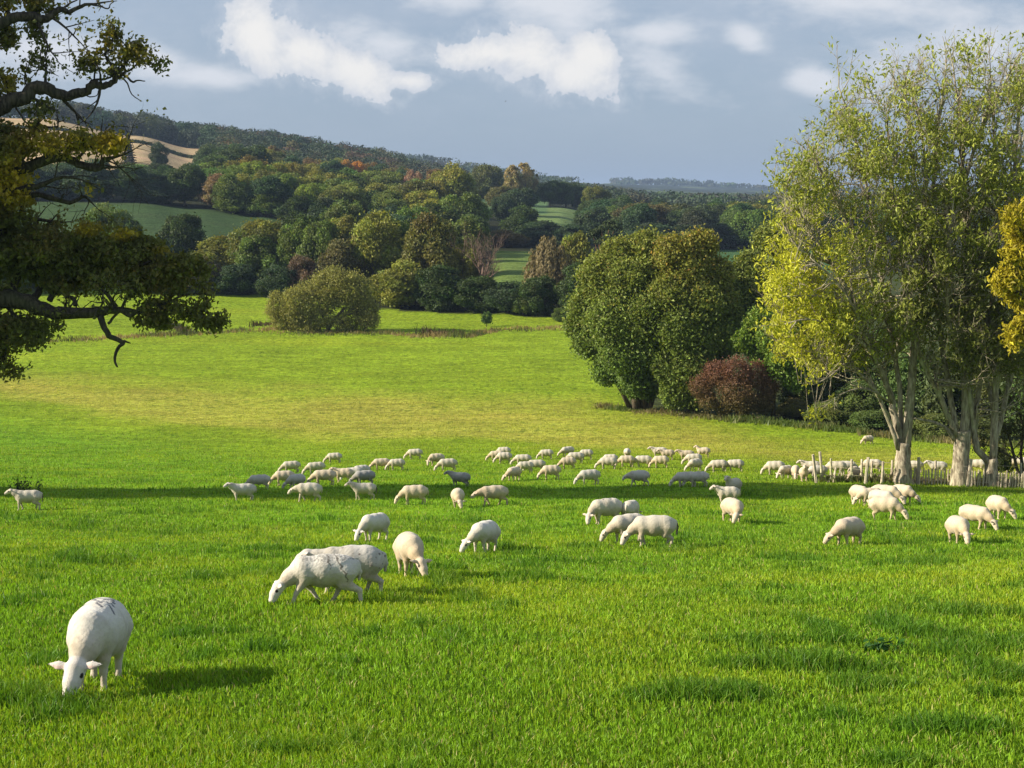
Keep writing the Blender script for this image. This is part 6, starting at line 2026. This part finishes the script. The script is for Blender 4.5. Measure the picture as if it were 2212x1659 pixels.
# foliage masses (px, py, rx, ry, depth half-width, count, depth centre)
for ex, ey, rx, ry, dy, n, dc in ((e_1, e_2, e_3, e_4, e_5, int(e_6 * (0.40 if e_2 > 450 else (0.5 if e_2 > 250 else 0.4))), e_7) for e_1, e_2, e_3, e_4, e_5, e_6, e_7 in ((90, 545, 130, 58, 2.0, 9000, .6), (235, 560, 125, 56, 1.8, 9500, .5), (345, 590, 90, 36, 1.4, 4200, .2), (400, 560, 45, 26, 1.0, 900, 0), (0, 570, 80, 90, 2, 5000, .6), (300, 618, 60, 22, .8, 1600, 0),
                               (15, 720, 55, 55, 1.4, 2300, 0), (85, 700, 60, 34, 1.2, 1700, 0), (20, 790, 26, 30, .5, 500, 0), (15, 330, 55, 70, 1.6, 3400, 0), (120, 312, 85, 24, 1.0, 1700, -.4), (238, 308, 36, 22, .6, 1100, -.8),
                               (15, 400, 52, 55, 1.6, 2600, 0), (20, 470, 50, 40, 1.6, 1800, .4), (388, 672, 40, 20, .6, 520, -.5), (450, 685, 28, 14, .5, 420, -.8), (320, 690, 34, 16, .6, 420, -.6),
                               (60, 12, 90, 24, 1.2, 900, .8), (240, 70, 34, 30, .7, 520, .4), (285, 118, 44, 26, .8, 620, .4), (200, 135, 32, 20, .6, 300, .5), (85, 130, 30, 26, .8, 260, .4), (5, 175, 30, 36, 1, 500, .3),
                               (85, 235, 34, 20, .8, 420, .2), (20, 60, 30, 30, .8, 300, .8), (10, 90, 18, 20, .6, 300, .5), (80, 65, 16, 20, .5, 160, .5), (190, 412, 8, 14, .3, 90, 0), (190, 496, 30, 14, .6, 500, -.2), (262, 508, 30, 12, .6, 420, -.2))):
    m = max(4, n // 26)
    cc = unit(rs_.normal(size=(m, 3))) * (rs_.rand(m, 1) ** 0.4)
    k = rs_.randint(0, m, n)
    Yd = OAK_P.y + dc + cc[:, 1] * dy
    v = (829.5 - (ey + cc[:, 2] * ry)) / F
    t = Yd / (v * SP + CP)
    cw = np.stack([((ex + cc[:, 0] * rx) - 1106) / F * t, Yd, t * (v * CP - SP)], 1)
    P = cw[k] + rs_.normal(0, 0.19, (n, 3)) * np.array([1.2, 1, 0.75]) - np.array(OAK_P)
    EP.append(P)
    EN.append(unit(rs_.normal(0, 1, (n, 3)) + np.array([-0.3, -0.2, 0.9])))
    ES.append(0.105 * rs_.uniform(0.55, 1.35, n))
# the rest of the crown, beyond the left side of the picture
for ex, ey, rx, ry, dy, n in ((-250, 560, 210, 160, 4.0, 9000), (-200, 300, 190, 170, 4.2, 9000), (-330, 100, 220, 200, 4.2, 8000), (-120, 60, 110, 120, 3.2, 3000), (-480, 400, 180, 260, 4.0, 7000), (-110, 450, 110, 120, 3.0, 4500), (-120, 190, 100, 90, 3, 2500),
                          (-420, 720, 200, 90, 3.5, 4000), (-300, -80, 150, 100, 3.5, 3500)):
    m = n // 60
    cc = unit(rs_.normal(size=(m, 3))) * (rs_.rand(m, 1) ** 0.4)
    k = rs_.randint(0, m, n)
    cw = np.stack([((ex + cc[:, 0] * rx) - 1106) / F * 59, OAK_P.y + cc[:, 1] * dy, -(ey + cc[:, 2] * ry - 430) / F * 59], 1)
    Q = cw[k] + rs_.normal(0, 0.5, (n, 3))
    # open to the sun above a slanting line, as the lit yellow sprays show
    qx, qy = to_px(Q[:, 0], Q[:, 1], Q[:, 2])
    ok = (qy > 0.5 * qx + 262) | (rs_.rand(n) < 0.12)
    Q = Q[ok]
    n = len(Q)
    EP.append(Q - np.array(OAK_P))
    EN.append(unit(rs_.normal(0, 1, (n, 3))))
    ES.append(0.24 * rs_.uniform(0.6, 1.3, n))
EP, EN, ES = np.concatenate(EP), np.concatenate(EN), np.concatenate(ES)
wx_, wy_ = to_px(EP[:, 0] + OAK_P.x, EP[:, 1] + OAK_P.y, EP[:, 2] + OAK_P.z)
EC = oak_leafcol(wx_, wy_, rs_, len(EP), EP) * rs_.uniform(0.7, 1.3, (len(EP), 1))
finish(t6, (EP, EN, ES, EC))
# a second oak stands farther left; only its shade reaches the pasture
x_ = -47.0
e_ = tree('spread', 0, 58.0, 17.0, 620, OL, 'broad oak standing left of the gnarled oak, out of the picture', None, 'tree', x=x_, depth=0.62, rot=0.0)


def small_plant(name, px, py, lab, n, h, leaf, col, seed, spread=0.35):
    p = gnd(px, py)
    rs = random.Random(seed)
    ns = np.random.RandomState(seed)
    e = link(name, None, None, tuple(p))
    tag(e, lab, 'weed')
    b = MB()
    P = []
    for i in range(n):
        x0, y0 = rs.gauss(0, spread), rs.gauss(0, spread * .4)
        hh = h * rs.uniform(0.5, 1.1)
        q = [Vector((x0, y0, -.03)), Vector((x0 + rs.gauss(0, .05), y0, hh * .5)), Vector((x0 + rs.gauss(0, .12), y0, hh))]
        b.tube(q, [.012, .009, .004], 4, col=col)
        for j in range(14):
            t = rs.uniform(.15, 1)
            P.append(tuple(q[0].lerp(q[2], t) + Vector((rs.gauss(0, .06), rs.gauss(0, .06), rs.gauss(0, .03)))))
    P = np.array(P)
    link('stem', b.mesh('stems', GRASS), e)
    link('leaves', leaf_mesh('leaves', P, unit(ns.normal(0, 1, P.shape)), leaf * ns.uniform(.6, 1.3, len(P)), ns, np.array([col]) * ns.uniform(.7, 1.3, (len(P), 1)), LEAF, 0.5), e, None, (1, 1, 1))


small_plant('leafy_weed', 62, 1064, 'dark leafy weed sprouting behind the leftmost dark-tailed sheep', 16, 0.75, 0.055, (0.035, 0.05, 0.02), 95, 0.42)
small_plant('dock_plant', 1900, 1408, 'small dark dock plant alone in the near grass', 7, 0.13, 0.042, (0.03, 0.10, 0.015), 96, 0.05)

# a speck of a bird under the second cloud
b = MB()
b.tube([(-.22, 0, 0), (0, 0, .02), (.25, 0, 0)], [.02, .07, .015], 6)
b.tube([(0, 0, .03), (.02, .3, .16), (-.05, .62, .08)], [.07, .05, .01], 4)
b.tube([(0, 0, .03), (.02, -.3, .16), (-.05, -.62, .08)], [.07, .05, .01], 4)
o = link('bird', b.mesh('bird', BARK_OAK), None, at(1092, 219, 400))
o.rotation_euler = (0, 0, math.radians(200))
tag(o, 'tiny dark bird flying below the middle cloud', 'bird')

# ------------------------------------------------------------------ air
hz_ = bpy.data.materials.new('haze')
hz_.use_nodes = True
hz_.node_tree.nodes.clear()
q_ = NT(hz_.node_tree)
pv = q_.n('ShaderNodeVolumePrincipled')
pv.inputs['Color'].default_value = (0.40, 0.54, 0.80, 1)
pv.inputs['Density'].default_value = HAZE
pv.inputs['Anisotropy'].default_value = 0.0
ho = q_.n('ShaderNodeOutputMaterial')
q_.put(ho.inputs['Volume'], pv.outputs[0])
X0, X1, Y0_, Y1_, Z0, Z1 = -18500, 18500, -90, 11800, -32, 150
hv = np.array([(x, y, z) for x in (X0, X1) for y in (Y0_, Y1_) for z in (Z0, Z1)], float)
hf = [0, 1, 3, 2, 4, 6, 7, 5, 0, 4, 5, 1, 2, 3, 7, 6, 0, 2, 6, 4, 1, 5, 7, 3]
if HAZE > 0:
    ho_ = link('haze', new_mesh('haze', hv, hf, 4, None, False, [hz_]))
    tag(ho_, 'thin blue air that softens the far hills', 'haze', kind='stuff')

# ------------------------------------------------------------------ tell the woodland trees apart by what stands near them
MARKS = [(1388, 690, 'the huge round tree'), (240, 480, 'the pale-topped field tree'), (398, 490, 'the round field tree'), (705, 650, 'the willow'), (808, 520, 'the flat-topped oak'), (932, 520, 'the tallest edge oak'),
         (1042, 540, 'the leafless upswept tree'), (1188, 570, 'the weeping brown tree'), (1305, 520, 'the pine'), (790, 400, 'the rust-red tree'), (806, 392, 'the bright orange treetop'), (760, 352, 'the golden high trees'),
         (862, 400, 'the grey leafless tree'), (893, 385, 'the pink-brown thin tree'), (1120, 380, 'the pale poplars'), (1222, 410, 'the parkland oaks'), (1390, 470, 'the autumn-tinged oak'), (480, 390, 'the grey-topped tan tree'),
         (283, 310, 'the dark hill conifer'), (348, 325, 'the lone stubble-field tree'), (1215, 465, 'the small sunlit field'), (1100, 565, 'the pale meadow gap'), (1570, 540, 'the narrow field strip'), (200, 470, 'the dark green field'),
         (725, 430, 'the solid green oak'), (975, 400, 'the crest oak'), (1700, 480, 'the yellow side of the ash'), (1953, 600, 'the multi-stemmed ash'), (2080, 600, 'the tallest ash'), (2190, 560, 'the orange tree'),
         (430, 325, 'the stubble corner'), (578, 500, 'the olive tree by the field end'), (655, 570, 'the half-bare pink tree'), (1530, 460, 'the rounded valley tree'), (665, 370, 'the yellowish hill tree')]


def name_woodland():
    dg = bpy.context.evaluated_depsgraph_get()
    dg.update()
    used = set()
    rr = random.Random(5)
    drop = []
    for t, kd, pc, hh in BAND_TREES:
        x, y, z = t.location
        w = t.scale[0] * 6.0
        vis, best = 0, None
        for i in range(34):
            q = Vector((x + rr.uniform(-w, w), y - rr.uniform(0, w * 0.6), z + hh * rr.uniform(0.3, 1.0)))
            d = q.normalized()
            hit, loc, nrm, idx, ob, mt = SC.ray_cast(dg, Vector((0, 0, 0)), d, distance=6000)
            if hit and ob.name.startswith('haze'):
                hit, loc, nrm, idx, ob, mt = SC.ray_cast(dg, loc + d * 0.01, d, distance=6000)
            if hit and ob.parent == t:
                vis += 1
        if vis == 0:
            drop.append(t)
            continue
        px, py = to_px(x, y, z + hh * 0.65)
        cw = {DK: 'dark green', BL: 'dark bluish', MD: 'mid-green', OL: 'olive', BRN: 'brownish'}[pc]
        sh = {'round': 'rounded', 'oval': 'upright', 'skirt': 'full-skirted', 'spread': 'broad'}[kd]
        near = sorted(MARKS, key=lambda m: math.hypot(m[0] - px, (m[1] - py) * 1.6))

        def side(m):
            dx, dy = px - m[0], py - m[1]
            far = math.hypot(dx, dy)
            a = 'left of' if dx < 0 else 'right of'
            if abs(dy) > abs(dx) * 1.5:
                a = 'above' if dy < 0 else 'below'
            elif abs(dy) > abs(dx) * 0.5:
                a = ('above and ' if dy < 0 else 'below and ') + a
            return ('just ' if far < 45 else ('well ' if far > 110 else '')) + a
        for m, m2 in ((near[0], None), (near[1], None), (near[0], near[1]), (near[0], near[2]), (near[1], near[2]), (near[0], near[3])):
            lab = '%s %s tree %s %s' % (sh, cw, side(m), m[2])
            if m2:
                lab = '%s %s tree between %s and %s' % (sh, cw, m[2], m2[2])
            if lab not in used:
                break
        used.add(lab)
        t['label'] = ' '.join(lab.split()[:16])
    for t in drop:
        for c in list(t.children):
            bpy.data.objects.remove(c)
        bpy.data.objects.remove(t)
    print('woodland trees kept', len(BAND_TREES) - len(drop))


name_woodland()
